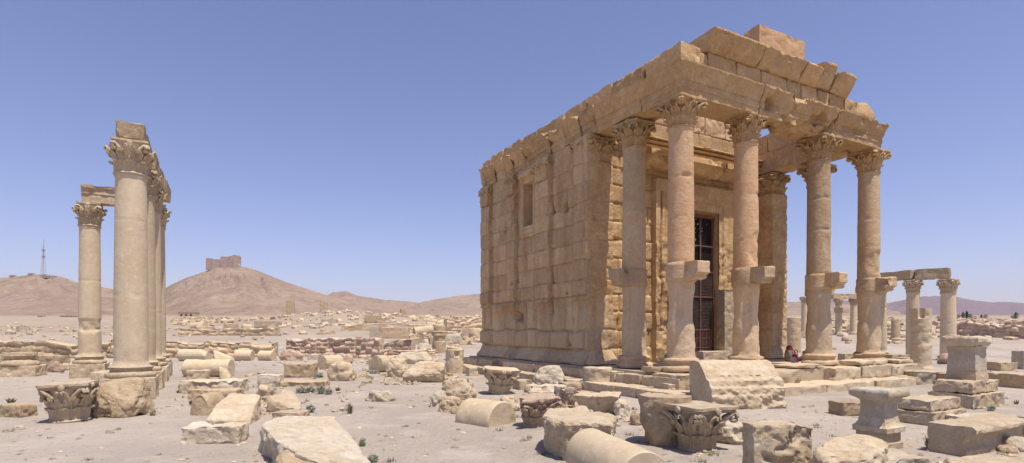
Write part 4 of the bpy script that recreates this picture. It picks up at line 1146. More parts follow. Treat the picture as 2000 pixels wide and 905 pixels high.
V, F = stone_box(w, .9, h, .03, .02, .08, .03, 55, .06, warp=lambda P: P * np.array([1, 1, 1]) + np.stack([.12 * (P[:, 2] / h - 1) * np.sign(P[:, 0]) , .25 * np.where(P[:, 1] < 0, 1 - P[:, 2] / h, 0), .04 * np.sin(P[:, 0] * 22) * (P[:, 2] < h * .6)], 1))
finish('carved_slab', V, F, 'cream', (X, Y, z), R(-14), 'flat topped slab with ragged leaf carving beneath, right of the pinkish piece', 'carved stone')
rock(1198, 1227, 780, 815, 'pinkish stone at the right end of the leaf carved slab', d=.35, mat='white')
# big cream block
slab_from([(1058, 812, .50), (1072, 797, .5), (1140, 792, .52), (1206, 812, .5), (1195, 828, .48), (1100, 826, .5)], .5, .56, 'big cream block with a flat white top and rough front, lower centre', 'cream', 'stone_block', .022, .03, .035, .06, foot=.86, cat='stone block', seed=14)
# front column drum lying toward the camera
def big_drum():
    p0 = np.array([.86, 6.35, .27]); p1 = np.array([1.24, 5.22, .25]); r0, r1 = .29, .285
    a = p1 - p0; L = np.linalg.norm(a)
    V, F = lathe([(r0 * .95, 0), (r0, .03), (r1, L - .03), (r1 * .96, L)], 64, .03)
    V = erode(V, F, .006, 4, 3, .01)
    q = Vector(a).to_track_quat('Z', 'Y'); Mx = np.array(q.to_matrix()); V = V @ Mx.T
    return finish('column_drum', V, F, 'pale', tuple(p0), 0, 'long smooth pale column drum lying at the bottom edge, its rough end toward us', 'column drum')
big_drum()
shrub(1190, 905, 26, 26, 'green weed growing against the long smooth pale drum', False, 3, 50)
drum_standing(1246, 1350, 772, 876, 'squat broken cylinder of pitted stone behind the big carved capital', 'tan', 'broken_cylinder', wear=.09, amp=.04, chips=.10, cat='broken drum', mould=[(.78, 0), (.84, .2), (.93, .5), (1.0, .8), (1.0, 1)])
rock(1230, 1254, 803, 832, 'small leafy carved fragment left of the broken pitted cylinder', d=.25, mat='tan', amp=.06, chips=.1)
fallen_capital(1288, 1434, 788, 888, 'big richly carved Corinthian capital standing upright at lower centre right', 101, 'cream', (0, R(1), R(28)), broken=.12, wear=.012, hr=1.02, rb=.315, ab=.53)
X, Y, z, w, h, Y0 = place(1296, 1362, 747, 782, .5, .9)
V, F = stone_box(w, .5, h, .02, .01, .03, .012, 61, .02, warp=lambda P: P + np.stack([P[:, 0] * 0, .10 * (1 - P[:, 2] / h) * (P[:, 1] < 0) - .035 * np.abs(np.sin(P[:, 0] * math.pi / .17)) * (P[:, 1] < 0) * (P[:, 2] < .75 * h), P[:, 2] * 0], 1))
finish('carved_slab', V, F, 'cream', (X, Y, z), R(8), 'small block carved with hanging tongues, left of the huge moulded block', 'carved stone')

# huge moulded cornice block
def cornice_fallen():
    X, Y, z, w, h, Y0 = place(1362, 1520, 703, 800, .95, .9)
    prof = [(-.50, 0), (.52, 0), (.55, h * .98), (.30, h), (.10, h * .97), (-.10, h * .80), (-.22, h * .66), (-.34, h * .60), (-.37, h * .50), (-.44, h * .46), (-.46, h * .34), (-.50, h * .30)]
    V, F = extrude(prof, w * .98, .022, 8, .02, 0)
    P = V.copy(); u = P[:, 0] / w
    front = np.clip((-.28 - P[:, 1]) / .1, 0, 1)
    low = np.clip((h * .52 - P[:, 2]) / (h * .12), 0, 1) * (P[:, 1] < -.2); V[:, 1] -= low * (.06 * fbm(P * 3.2, 91, 4) + .05 * fbm(P * 12, 92, 3)) + 0 * low
    V[:, 1] += front * np.clip(u - .15, 0, 1) * .12 * np.clip(fbm(P * 4, 5, 4) + .25, 0, 1) * 2
    V[:, 2] += -.10 * np.clip(fbm(P * 2.6, 15, 3), 0, 1) * (P[:, 1] < -.2) * (P[:, 2] > .3)
    dent = (P[:, 2] > h * .61) & (P[:, 2] < h * .70) & (P[:, 1] < -.1)
    V[:, 1] += np.where(dent & (u < .72), .045 * np.clip(.8 + 1.5 * fbm(P * 2.5, 95), 0, 1) * (np.sin(P[:, 0] * 2 * np.pi / .17) > .1), 0)
    dots = .4 * np.exp(-((np.abs(P[:, 2] - h * .82)) / .03) ** 2) * (P[:, 1] < .1); V[:, 2] += .02 * dots * (np.sin(P[:, 0] * 2 * np.pi / .25) > .6)
    V = V - np.array([w * .49, 0, 0])
    return finish('cornice_block', V, F, 'cream', (X, Y, z), R(9), 'huge fallen moulded block with a row of teeth, lying before the temple door', 'cornice block')
cornice_fallen()
rock(1396, 1466, 822, 870, 'pinkish white boulder between the carved capital and the scroll relief', d=.5, mat='white', k=10, bevel=.08)
def relief_frag():
    X, Y, z, w, h, Y0 = place(1457, 1580, 822, 925, .22, .9)
    V, F = stone_box(w * 1.08, .24, h, .012, .01, .06, .012, 71, .03, mx=110, warp=None)
    P = V.copy(); f = P[:, 1] < -.08
    q = np.stack([P[:, 0] * 4.2, P[:, 2] * 4.2, P[:, 0] * 0 + 3], 1)
    n = fbm(q + 2.2 * np.stack([fbm(q * .7, 4), fbm(q * .7, 9), q[:, 0] * 0], 1), 81, 2)
    n = 1.3 * (.5 - 2.2 * np.abs(fbm(q * .8 + .9 * np.stack([fbm(q * .5, 14), fbm(q * .5, 19), q[:, 0] * 0], 1), 83, 2)))
    for (cx, cz) in [(.12, .52)]:
        rr = np.hypot(P[:, 0] - cx, P[:, 2] - cz); an = np.arctan2(P[:, 2] - cz, P[:, 0] - cx)
        n = n + .55 * np.exp(-(rr / .11) ** 2) * np.sin(rr * 85 + an)
    V[:, 1] -= np.where(f, .05 * np.clip(n * 2.2, -1, 1) * np.clip((P[:, 0] + w * .44) * 8, 0, 1), 0)
    V[:, 2] -= .25 * np.clip(P[:, 0] - .1, 0, 1) * P[:, 2] / h
    return finish('relief_fragment', V, F, 'cream', (X, Y, z), R(12), 'pinkish fragment carved with curling vine scrolls at the bottom right of centre', 'carved stone')
relief_frag()
slab_from([(1578, 872, .40), (1620, 850, .42), (1690, 845, .42), (1735, 858, .38), (1725, 880, .38), (1680, 890, .36), (1600, 892, .36)], .4, .5, 'broad flat cream boulder right of the scroll relief', 'cream', 'boulder', .022, .07, .04, .05, cat='boulder', foot=.95, seed=6)
X, Y, z, w, h, Y0 = place(1688, 1786, 878, 935, .6, .8)
V, F = stone_box(w, .55, h, .02, .02, .10, .045, 77, .08); finish('stone_block', V, F, 'white', (X, Y, z), R(5), 'white crumbly block at the bottom edge under the small altar', 'stone block')
# small blocks behind the small altar
block(1626, 1684, 781, 813, 'low tan block left of the small altar', d=.45, rz=8, mat='tan', er=.05)
def altar(x0, x1, yt, yb, label, seed, prof, mat='grey', rz=TU, base=None, d=.75, fixed=None):
    X, Y, z, w, h, Y0 = fixed or place(x0, x1, yt, yb, d, .8)
    k = w / (abs(math.cos(rz)) + abs(math.sin(rz)))
    hw = k / 2
    a = empty('altar', (X, Y, z), rz); tag(a, label, 'altar')
    def part(nm, pr, sd, mat_, wear=.012, ch=.02):
        V, F = lathe([(r * hw, q * h) for r, q in pr], 96, .022, sqf)
        V = erode(V, F, wear, 5, sd, ch, 2.4); return mk(nm, V, F, M[mat_], a)
    for i, (nm, pr, mt, we, ch) in enumerate(prof): part(nm, pr, seed + i, mt, we, ch)
    return a
altar(1664, 1768, 756, 885, 'small waisted stone altar standing upright at lower right', 5, [
    ('plinth', [(.80, -.05), (.80, .14), (.72, .15), (.72, .30), (.80, .31)], 'cream', .012, .03),
    ('foot_moulding', [(.84, .312), (.85, .39), (.74, .42), (.66, .47), (.62, .55)], 'cream', .006, .0),
    ('shaft', [(.62, .552), (.60, .60), (.59, .78), (.62, .82)], 'grey', .006, .0),
    ('cap', [(.64, .822), (.78, .86), (.95, .88), (1.0, .91), (1.0, .97), (.93, 1.0)], 'white', .018, .04)])
# large altar on stepped base
altar(1862, 1944, 656, 768, 'large waisted stone altar with a broken flat top, highest at right', 15, [
    ('foot_moulding', [(.80, -.06), (.80, .06), (.78, .12), (.76, .16), (.74, .20)], 'cream', .008, .0),
    ('shaft', [(.75, .202), (.73, .3), (.72, .66), (.78, .76)], 'grey', .008, .03),
    ('cap', [(.80, .762), (.95, .83), (1.04, .86), (1.04, .95), (.98, 1.0)], 'white', .022, .05)],
    fixed=(10.19, 12.55, .60, .98, .95, 12))
def tiered(x0, x1, yt, yb, label, n, d, rz, mat, seed, name='stepped_base', shrink=.82):
    X, Y, z, w, h, Y0 = place(x0, x1, yt, yb, d, .9); r = R(rz); w2 = fit_w(w, d, r)
    a = empty(name, (X, Y, z), r); tag(a, label, 'stepped base')
    zz = 0; hh = h / n
    for i in range(n):
        s = 1 - (1 - shrink) * i
        V, F = stone_box(w2 * s, d * s, hh - .004, .035, .01, .05, .015, seed + i, .05)
        mk('tier', V, F, M[mat], a, loc=(0, 0, zz)); zz += hh
    return a
def tiered_at(px, py, w, d, ytop, label, n, mat, seed, inset=.10, name='stepped_base'):
    X, Y = ground_at(px, py); c, s = math.cos(TU), math.sin(TU); z = gz(X, Y)
    h = EYE - (ytop - HY) / FPX * (Y + .3 * d) - z
    a = empty(name, (X + c * w / 2 - s * d / 2, Y + s * w / 2 + c * d / 2, z - .02), TU); tag(a, label, 'stepped base')
    hs = [.55 * h, .45 * h] if n == 2 else [h / n] * n; zz = 0
    for i in range(n):
        V, F = stone_box(w - 2 * inset * i, d - 2 * inset * i, hs[i] - .004, .03, .01, .05, .015, seed + i, .05)
        V2, F2 = stone_box(w - 2 * inset * i - .07, d - 2 * inset * i - .07, .05, .03, .01, .02, .008, seed + i + 9, .02)
        mk('tier', V, F, M[mat], a, loc=(0, 0, zz)); zz += hs[i]
    return a
tiered_at(1905, 801, 1.40, .90, 742, 'stepped stone base carrying the large altar', 2, 'cream', 30, .07)
tiered_at(1824, 834, 1.2, .70, 778, 'wide two tier moulded base left of the large altar', 2, 'cream', 40, .07)
# right edge
def long_cornice():
    a = np.array(wpt(1886, 893, 0)); L = 1.9; an = TU
    h = .42; prof = [(0, 0), (.46, 0), (.46, h), (-.06, h), (-.10, h * .9), (-.10, h * .80), (.02, h * .62), (.04, h * .5), (.02, .12), (0, .1)]
    V, F = extrude(prof, L, .03, 3, .02, .04); V2 = V.copy()
    k = V[:, 0] < .3; V2[:, 2] -= .05 * k * (V[:, 2] > .3) * np.clip(fbm(V * 3, 3), 0, 1)
    return finish('cornice_block', V2, F, 'cream', (a[0], a[1] - .02, -.02), an, 'long moulded block with a dark rough end running off the right edge', 'cornice block')
long_cornice()
block(1850, 1992, 806, 838, 'long flat slab behind the moulded block at the right edge', d=.6, rz=10, mat='white', er=.08, name='stone_slab')
slab_from([(1842, 893, .22), (1920, 884, .24), (2010, 888, .22), (2060, 930, .2), (1860, 935, .2)], .22, .3, 'pale flat slab at the bottom right corner', 'cream', res=.025, seed=17)
rock(1962, 2012, 850, 884, 'rough white rock on the sand at the right edge', d=.4, mat='white')
rock(1948, 1985, 868, 888, 'small brown rock before the rough white one at the right edge', d=.3, mat='tan')
shrub(1815, 876, 26, 32, 'dry green weed left of the long moulded block', False, 5, 60)
rock(1812, 1832, 862, 878, 'little brown stone under the dry green weed', d=.15, mat='tan')
shrub(1936, 803, 28, 15, 'low green weed at the foot of the stepped base', False, 6, 40)
shrub(1985, 790, 18, 12, 'tiny dry tuft right of the stepped base', True, 7, 25)
# moulded plate and stump
block(1770, 1852, 722, 752, 'moulded flat block with a dotted edge under the stump column', d=1.0, rz=-6, mat='grey', er=.05)
block(1842, 1884, 728, 756, 'pinkish block between the dotted block and the stepped base', d=.8, rz=-4, mat='red', er=.06)
drum_standing(1780, 1817, 603, 726, 'broken column stump with a notch cut in its top, right of the temple', 'pale', 'column_stump', joints=(.45, .62), hole=(FR - .55, .92, .10, .22, .12), wear=.03, mould=[(1.18, 0), (1.22, .03), (1.14, .06), (1.0, .09), (.98, .5), (.96, .8), (.97, 1.0)])
block(1950, 2012, 727, 760, 'large plain block right of the stepped base', d=1.0, rz=16, mat='tan', er=.06)
block(1936, 1978, 706, 725, 'squat tan block behind the large altar', d=.7, rz=6, mat='tan')
block(1984, 2006, 684, 722, 'upright block cut by the right edge', d=.6, rz=6, mat='grey')
# ------------------------------------------------------------------ ruin walls and the far field
def ruin_wall(x0, yb0, x1, yb1, hpx, label, seed, thick=.7, mat='red', big=.0, name='ruined_wall', dy=0, rough=.13, cat='ruined wall'):
    """a low wall of irregular stones laid between two ground points; one relief mesh, both faces uneven"""
    a = np.array(ground_at(x0, yb0)); b = np.array(ground_at(x1, yb1)); d = b - a; L = np.linalg.norm(d); an = math.atan2(d[1], d[0])
    H = hpx * a[1] / FPX; res = max(.06, .0022 * a[1])
    V, F = gbox(L, thick, H, res, 400)
    V[:, 2] += H / 2
    P = V + np.array([seed * 9.1, 0, 0])
    # irregular stones through cell noise
    cs = np.array([.42, 1, .27]) * (1 + big)
    Q = P / cs; Q[:, 1] = np.where(P[:, 1] > 0, 7.3, 1.3)
    wob = np.stack([vnoise(P * 2.1, 3), P[:, 0] * 0, vnoise(P * 2.3, 5)], 1) * .22; Q = Q + wob
    row = np.floor(Q[:, 2]); Q[:, 0] += (row % 2) * .5 + .37 * row
    fx = Q[:, 0] - np.floor(Q[:, 0]); fz = Q[:, 2] - row
    cell = _h(np.floor(Q[:, 0]).astype(np.int64), row.astype(np.int64), (P[:, 1] > 0).astype(np.int64), seed)
    e = np.minimum(np.minimum(fx, 1 - fx), np.minimum(fz, 1 - fz) * .8)
    bul = rough * (np.clip(e / .28, 0, 1) ** .5 - 1) + rough * .9 * (cell - .5)
    sgn = np.sign(P[:, 1]); side = np.abs(P[:, 1]) > thick * .49
    V[:, 1] += np.where(side, sgn * bul, 0)
    prof = H * (1 - .42 * np.clip(fbm(np.stack([P[:, 0] * .45, P[:, 0] * 0, P[:, 0] * 0], 1), seed, 3) + .25, 0, 1)) - .12 * (_h(np.floor(P[:, 0] / .45).astype(np.int64), (P[:, 1] * 0).astype(np.int64), (P[:, 1] * 0).astype(np.int64), seed + 2))
    V[:, 2] *= prof / H
    V = V + vnormals(V, F) * (.04 * fbm(P * 3, seed, 3))[:, None]
    Xw = a[0] + np.cos(an) * (V[:, 0] + L / 2) - np.sin(an) * V[:, 1]; Yw = a[1] + np.sin(an) * (V[:, 0] + L / 2) + np.cos(an) * V[:, 1]
    g = ground_z(Xw, Yw); cx, cy = (a + b) / 2; g0 = gz(cx, cy)
    V[:, 2] += g - g0 - .05
    V[:, 0] = V[:, 0]
    o = mk(name, V, F, M[mat], loc=(cx, cy, g0), rz=an, tint=(cell - .5) * .35 + .08)
    return tag(o, label, cat)
ruin_wall(-60, 702, 222, 699, 39, 'reddish low rubble wall crossing behind the slim far left column', 1, mat='tan', big=.7)
ruin_wall(222, 699, 540, 697, 40, 'middle low rubble wall between the left row and the gap', 2, mat='tan', big=.5)
ruin_wall(566, 692, 745, 699, 38, 'low rubble wall of small stones right of the gap, left centre', 3, mat='red', big=.0)
ruin_wall(742, 682, 808, 684, 24, 'short stub of wall under the two squared blocks', 4, mat='red', big=.6)
ruin_wall(745, 702, 850, 694, 20, 'collapsed low end of the rubble wall behind the centre pile', 6, mat='red')
ruin_wall(352, 655, 545, 656, 17, 'long low far wall above the rubble wall at left', 5, mat='tan', big=1.2)
ruin_wall(668, 646, 850, 645, 15, 'long low wall of squared blocks at mid distance, left of the temple', 7, mat='tan', big=1.6, rough=.07)
ruin_wall(870, 646, 945, 644, 30, 'taller ruined wall against the far corner of the temple', 8, mat='tan', big=1.2)
ruin_wall(745, 628, 870, 628, 9, 'thin line of broken wall on the slope far left of the temple', 9, mat='tan', big=1.5)
ruin_wall(1868, 655, 2040, 664, 28, 'long tumbled rubble wall across the right background', 10, mat='red', big=.6, rough=.22)
ruin_wall(1818, 640, 1960, 643, 15, 'second far rubble wall at right, nearer the dark trees', 11, mat='red', big=1.0, rough=.25)
ruin_wall(1728, 651, 1772, 652, 12, 'low stone line seen between the corner column and the far stump', 12, mat='red', big=.6)
ruin_wall(1935, 632, 2060, 636, 9, 'farthest rubble ridge at the right edge', 13, mat='red', big=2, rough=.3)
block(352, 372, 655, 672, 'dark squarish stone standing on the middle rubble wall', d=.7, mat='tan', er=.06) if False else None

# squared blocks and the like at mid distance
block(725, 742, 638, 663, 'dark left one of the pair of squared blocks on the wall stub', d=1.4, mat='grey', er=.05)
block(741, 799, 640, 662, 'long tan one of the pair of squared blocks on the wall stub', d=1.2, mat='tan', er=.06)
block(502, 545, 628, 640, 'long pale slab at far left centre below the castle slope', d=2, mat='cream', er=.1)
block(573, 610, 629, 639, 'pale thin slab right of the long pale one, far left centre', d=2, mat='white', er=.1)
block(629, 659, 624, 635, 'dark sided slab tilted on the far mound', d=2, rz=5, mat='grey', er=.1)
block(714, 743, 616, 631, 'large squared tan block on the far mound left of the stone tower', d=2, mat='tan', er=.15)
block(903, 917, 641, 662, 'upright block close to the far corner of the temple', d=.8, mat='red')
rock(916, 942, 640, 662, 'round boulder close to the far corner of the temple', d=1.0, mat='tan', k=12)
rock(862, 905, 652, 672, 'pile shaped grey rock beyond the socketed drum', d=1.0, mat='grey')
for i, (x0, x1, yt, yb, lb) in enumerate([(560, 575, 586, 611, 'broad ruined tower stump with a dark top, on the far mound'), (625, 631, 592, 609, 'left one of three thin pillars on the far mound'), (633, 638, 591, 609, 'middle one of three thin pillars on the far mound'), (640, 646, 590, 609, 'right one of three thin pillars on the far mound'), (782, 792, 602, 627, 'lone square pillar on the plain left of the temple')]):
    X, Y = ground_at((x0 + x1) / 2, max(yb, 622), 60, 700); Yf = 210 if x0 < 700 else 160
    Y = Yf; X = ((x0 + x1) / 2 - CX) / FPX * Y; z = gz(X, Y); w = (x1 - x0) / FPX * Y; top = EYE + (HY - yt) / FPX * Y
    V, F = stone_box(w, w * .9, max(1.5, top - z), .35, .05, .3, .12, 300 + i, .2, joints=[1, 2, 3], jd=.05); finish('ruined_pillar', V, F, 'tan', (X, Y, z - .1), R(20), lb, 'pillar')

rgb = random.Random(9)
def scatter_blocks(n, xr, yr, group, label, mats, seed, s=(.5, 1.4)):
    rg = random.Random(seed); protos = []
    for k in range(7):
        w, d, h = rg.uniform(.6, 1.5), rg.uniform(.45, .8), rg.uniform(.35, .7)
        if k % 3 == 0: V, F = hull(boulder_pts(w, d, h, seed + k, 9), .12, .06, .05, 2.5, seed + k, .07)
        elif k % 3 == 1: V, F = stone_box(w, d, h, .12, .02, .10, .03, seed + k, .08)
        else:
            V, F = lathe([(h * .5, 0), (h * .52, .05), (h * .5, w)], 20, .15); V = np.stack([V[:, 2] - w / 2, -V[:, 0], V[:, 1] + h * .45], 1); F = [tuple(reversed(f)) for f in F] if np.sum(vnormals(V, F) * (V - V.mean(0))) < 0 else F
        o = mk('fallen_block', V, F, M[mats[k % len(mats)]]); protos.append(o); tag(o, label, 'stone block', group)
    used = set(); i = 0; tries = 0
    while i < n and tries < n * 30:
        tries += 1
        px, py = rg.uniform(*xr), rg.uniform(*yr)
        X, Y = ground_at(px, py, 15, 420)
        if Y > 400: continue
        # keep clear of the temple
        c, s_ = math.cos(TU), math.sin(TU); lx = c * (X - TB[0]) + s_ * (Y - TB[1]); ly = -s_ * (X - TB[0]) + c * (Y - TB[1])
        if -2.5 < lx < 11.5 and -3 < ly < 13: continue
        p = protos[i % 7]
        if i < 7: o = p
        else: o = p.copy(); COL.objects.link(o)
        sc_ = rg.uniform(*s) * (1 + Y / 160)
        o.scale = (sc_, sc_, sc_ * rg.uniform(.7, 1.1)); o.rotation_euler = (rg.uniform(-.15, .15), rg.uniform(-.15, .15), rg.uniform(0, 6.28)); o.location = (X, Y, gz(X, Y) - .08 * sc_)
        i += 1
scatter_blocks(60, (340, 940), (626, 655), 'blocks scattered over the far left plain', 'weathered building block scattered over the plain between the rubble walls and the castle hill', ['tan', 'red', 'cream', 'grey'], 41)
scatter_blocks(24, (700, 935), (656, 700), 'blocks strewn around the moulded pillar', 'loose block strewn around the wall stubs left of the temple', ['tan', 'cream', 'grey', 'red'], 47, (.35, .8))
scatter_blocks(16, (0, 340), (628, 655), 'stones scattered behind the slim far left column', 'small stone scattered on the bare plain under the mast hill', ['tan', 'grey', 'red'], 43, (.3, .7))
scatter_blocks(70, (1545, 2000), (633, 668), 'tumbled stones on the right plain', 'tumbled stone of the ruin field between the right hand walls and the temple', ['red', 'tan', 'cream', 'grey'], 44, (.5, 1.1))
scatter_blocks(10, (1545, 1770), (668, 692), 'stones behind the front columns', 'low stone lying on the ground just behind the temple porch', ['cream', 'tan'], 45, (.45, .8))
scatter_blocks(12, (340, 700), (655, 700), 'stones by the left drums', 'small loose stone lying near the rubble walls at left', ['cream', 'tan'], 46, (.2, .4))

# gravel and rubble nobody could count
def gravel():
    rg = np.random.default_rng(4); n = 11000; V = []; F = []
    base = np.array([(1, 0, 0), (-1, 0, 0), (0, 1, 0), (0, -1, 0), (0, 0, .7), (0, 0, -.5)]); tri = [(0, 2, 4), (2, 1, 4), (1, 3, 4), (3, 0, 4), (2, 0, 5), (1, 2, 5), (3, 1, 5), (0, 3, 5)]
    Y = 6.2 * np.exp(rg.random(n) * 1.9); T = rg.uniform(-1.0, 1.0, n); X = T * Y
    c, s_ = math.cos(TU), math.sin(TU); lx = c * (X - TB[0]) + s_ * (Y - TB[1]); ly = -s_ * (X - TB[0]) + c * (Y - TB[1])
    keep = ~((lx > -1.8) & (lx < 11) & (ly > -1.8) & (ly < 12.5)); X, Y = X[keep], Y[keep]
    k = vnoise(np.stack([X * .6, Y * .6, X * 0], 1), 3); keep = rg.random(len(X)) < np.clip(.5 + 1.2 * k, .08, 1); X, Y = X[keep], Y[keep]
    g = ground_z(X, Y)
    for i in range(len(X)):
        s = .009 + .045 * rg.random() ** 5 + .0007 * Y[i]; q = len(V)
        P = base * s * rg.uniform(.5, 1.3, (6, 1)) * np.array([1.2, .9, .7]); a = rg.uniform(0, 6.28)
        ca, sa = math.cos(a), math.sin(a)
        for p in P: V.append((X[i] + ca * p[0] - sa * p[1], Y[i] + sa * p[0] + ca * p[1], g[i] + p[2] + s * .1))
        F += [tuple(q + j for j in t) for t in tri]
    t = np.repeat(rg.uniform(-.35, .3, len(X)), 6)
    o = mk('gravel', V, F, M['cream'], smooth=False, tint=t); o['kind'] = 'stuff'
gravel()
def weeds():
    rg = np.random.default_rng(14); V = []; F = []
    n = 190; Y = 6.5 * np.exp(rg.random(n) * 1.9); X = rg.uniform(-1, 1, n) * Y
    c, s_ = math.cos(TU), math.sin(TU); lx = c * (X - TB[0]) + s_ * (Y - TB[1]); ly = -s_ * (X - TB[0]) + c * (Y - TB[1])
    keep = ~((lx > -1.9) & (lx < 11) & (ly > -1.9) & (ly < 12.5)); X, Y = X[keep], Y[keep]; g = ground_z(X, Y)
    for x, y, z in zip(X, Y, g):
        k = rg.uniform(.04, .14)
        for j in range(26):
            a = rg.uniform(0, 6.28); l = rg.uniform(.2, 1.1) * k; h = rg.uniform(.2, .7) * k; q = len(V); w = .004 + .02 * k
            bx, by = x + rg.normal(0, .3) * k, y + rg.normal(0, .3) * k
            V += [(bx - w * math.sin(a), by + w * math.cos(a), z - .01), (bx + w * math.sin(a), by - w * math.cos(a), z - .01), (bx + l * math.cos(a), by + l * math.sin(a), z + h)]; F.append((q, q + 1, q + 2))
    o = mk('weeds', V, F, M['leafd'], smooth=False); o['kind'] = 'stuff'
weeds()
def rubble(name, xr, Yr, n, seed, mat, smin=.15, smax=.5):
    rg = np.random.default_rng(seed); V = []; F = []; tt = []
    base = np.array([(x, y, z) for x in (-1, 1) for y in (-1, 1) for z in (-.7, .7)], float); q4 = [(0, 1, 3, 2), (4, 6, 7, 5), (0, 4, 5, 1), (2, 3, 7, 6), (0, 2, 6, 4), (1, 5, 7, 3)]
    Ys = rg.uniform(*Yr, n); Xs = (rg.uniform(*xr, n) - CX) / FPX * Ys; Zs = ground_z(Xs, Ys)
    for X, Y, Z in zip(Xs, Ys, Zs):
        s = rg.uniform(smin, smax) * (1 + Y / 200); q = len(V)
        P = base * s * rg.uniform(.55, 1.05, (8, 3)); e = rg.uniform(-.5, .5, 3); e[2] = rg.uniform(0, 6.28)
        P = xf(P, (X, Y, Z + s * .2), e[0], e[1], e[2]); V += [tuple(p) for p in P]; F += [tuple(q + j for j in f) for f in q4]; tt += [rg.uniform(-.2, .2)] * 8
    o = mk(name, V, F, M[mat], smooth=False, tint=tt); o['kind'] = 'stuff'
rubble('rubble', (1840, 2060), (58, 125), 750, 3, 'red', .15, .42)
rubble('rubble', (545, 770), (76, 130), 300, 4, 'cream', .1, .35)
rubble('rubble', (560, 860), (34, 36.5), 160, 5, 'red', .08, .2)
rubble('rubble', (1560, 1840), (62, 140), 300, 6, 'tan', .12, .45)
rubble('rubble', (800, 945), (45, 110), 220, 8, 'tan', .1, .35)
rubble('rubble', (700, 895), (17, 33), 150, 11, 'cream', .04, .13)
rubble('rubble', (345, 700), (11, 32), 170, 12, 'cream', .02, .075)
rubble('rubble', (0, 560), (42, 110), 240, 13, 'tan', .05, .2)
rubble('rubble', (1010, 1240), (9.5, 12.5), 60, 15, 'cream', .03, .08)
rubble('rubble', (340, 560), (110, 300), 200, 9, 'tan', .2, .5)
rubble('rubble', (560, 1000), (150, 380), 260, 10, 'tan', .3, .7)

# ------------------------------------------------------------------ right background columns
def far_column(px, yt, yb, wpx, Y, label, seed, ped=0, group=None, mat='pale', capw=1.0, joints=(1.6, 2.8)):
    X = (px - CX) / FPX * Y; z = gz(X, Y); top = EYE + (HY - yt) / FPX * Y; r = wpx / FPX * Y / 2
    return order_column((X, Y, z - .02), top - z + .02, r, seed, label, mat, ped=ped, capH=r * 2.0, joints=joints, basew=1, baseh=.28), (X, Y, top)
c1, p1 = far_column(1783, 548, 692, 24, 33.5, 'left one of the two columns under the long beam at right', 51, joints=(1.9,))
c2, p2 = far_column(1852, 546, 694, 27, 32.5, 'right one of the two columns under the long beam, pitted below its capital', 52, joints=(1.3, 1.9), scars=[] ) if False else far_column(1852, 546, 694, 27, 32.5, 'right one of the two columns under the long beam, pitted below its capital', 52, joints=(1.3, 1.9))
c0, p0 = far_column(1721, 552, 700, 20, 35.5, 'shaded column mostly hidden behind the bracket of the corner column', 53)
free_beam((p0[0] - .2, p0[1] + .1), (p1[0] + .05, p1[1] + .05), p0[2] + .02, .5, .55, 61, 'left one of the two beams over the right hand columns', prof=False)
free_beam((p1[0] + .1, p1[1]), (p2[0] + .15, p2[1]), p1[2] + .02, .5, .62, 62, 'right one of the two beams over the right hand columns, chipped at its end', prof=False, er=.3)
f1, q1 = far_column(1571, 580, 668, 12, 58, 'small far column left of the thick one in the porch opening', 54)
f2, q2 = far_column(1638, 584, 668, 12.5, 60, 'small far column with a bracket, left one under the little beam', 55)
V, F = stone_box(1.1, 1.0, .55, .12, .02, .05, .02, 3, .03); mk('console_bracket', V, F, M['tan'], f2, loc=(0, -.3, (q2[2] - gz(q2[0], q2[1])) * .62))
f3, q3 = far_column(1667, 584, 664, 12, 61, 'small far column, right one under the little beam', 56)
free_beam((q2[0] - .9, q2[1] - .1), (q3[0] + .4, q3[1]), q2[2], .7, .55, 63, 'little far beam seen between the two right front columns', prof=False)
drum_standing(1537, 1563, 621, 690, 'thick column stump right behind the porch pier', 'tan', wear=.02, joints=(.5,))
drum_standing(1741, 1757, 626, 671, 'far column stump on a moulded base between the columns at right', 'tan', mould=[(1.5, 0), (1.5, .08), (1.2, .12), (1.3, .18), (1, .24), (.95, .9), (.9, 1)])
drum_standing(1716, 1728, 628, 692, 'thin broken shaft beside the right corner column', 'pale')
rock(1834, 1874, 690, 712, 'reddish square rock at the foot of the pitted column', d=.8, mat='red', k=8)
block(1730, 1774, 692, 708, 'low block row left of the notched stump', d=.7, rz=6, mat='tan')
block(1755, 1800, 698, 715, 'pale flat block behind the notched stump', d=.7, rz=10, mat='cream')
block(1640, 1680, 690, 704, 'low block between the two right front columns', d=.6, rz=8, mat='tan')

# ------------------------------------------------------------------ hills: castle, mast, houses
def at(px, py, Y): return ((px - CX) / FPX * Y, Y, EYE + (HY - py) / FPX * Y)
cY = 1500.; cx, _, cz = at(443, 524, cY)
castle = empty('hilltop_castle', (cx, cY - 10, cz - 12)); tag(castle, 'ruined brown castle crowning the steep far hill', 'castle')
def cbox(nm, px0, px1, pyt, pyb, yo, dep, seed, er=.5):
    k = cY / FPX; w = (px1 - px0) * k; h = (pyb - pyt) * k
    V, F = stone_box(w, dep, h, 2.2, .1, er, .5, seed, 1.0, freq=.3); return mk(nm, V, F, M['castle'], castle, loc=(((px0 + px1) / 2 - 443) * k, yo, (524 - pyb) * k + 12))
cbox('tower', 411, 421, 506.5, 529, -4, 18, 1); cbox('curtain_wall', 421, 441, 508.5, 530, 0, 20, 2); cbox('tower', 440, 455, 504, 530, -5, 22, 3); cbox('curtain_wall', 454, 470, 502, 529, 2, 22, 4); cbox('tower', 462, 470.5, 500.5, 529, -2, 20, 5)
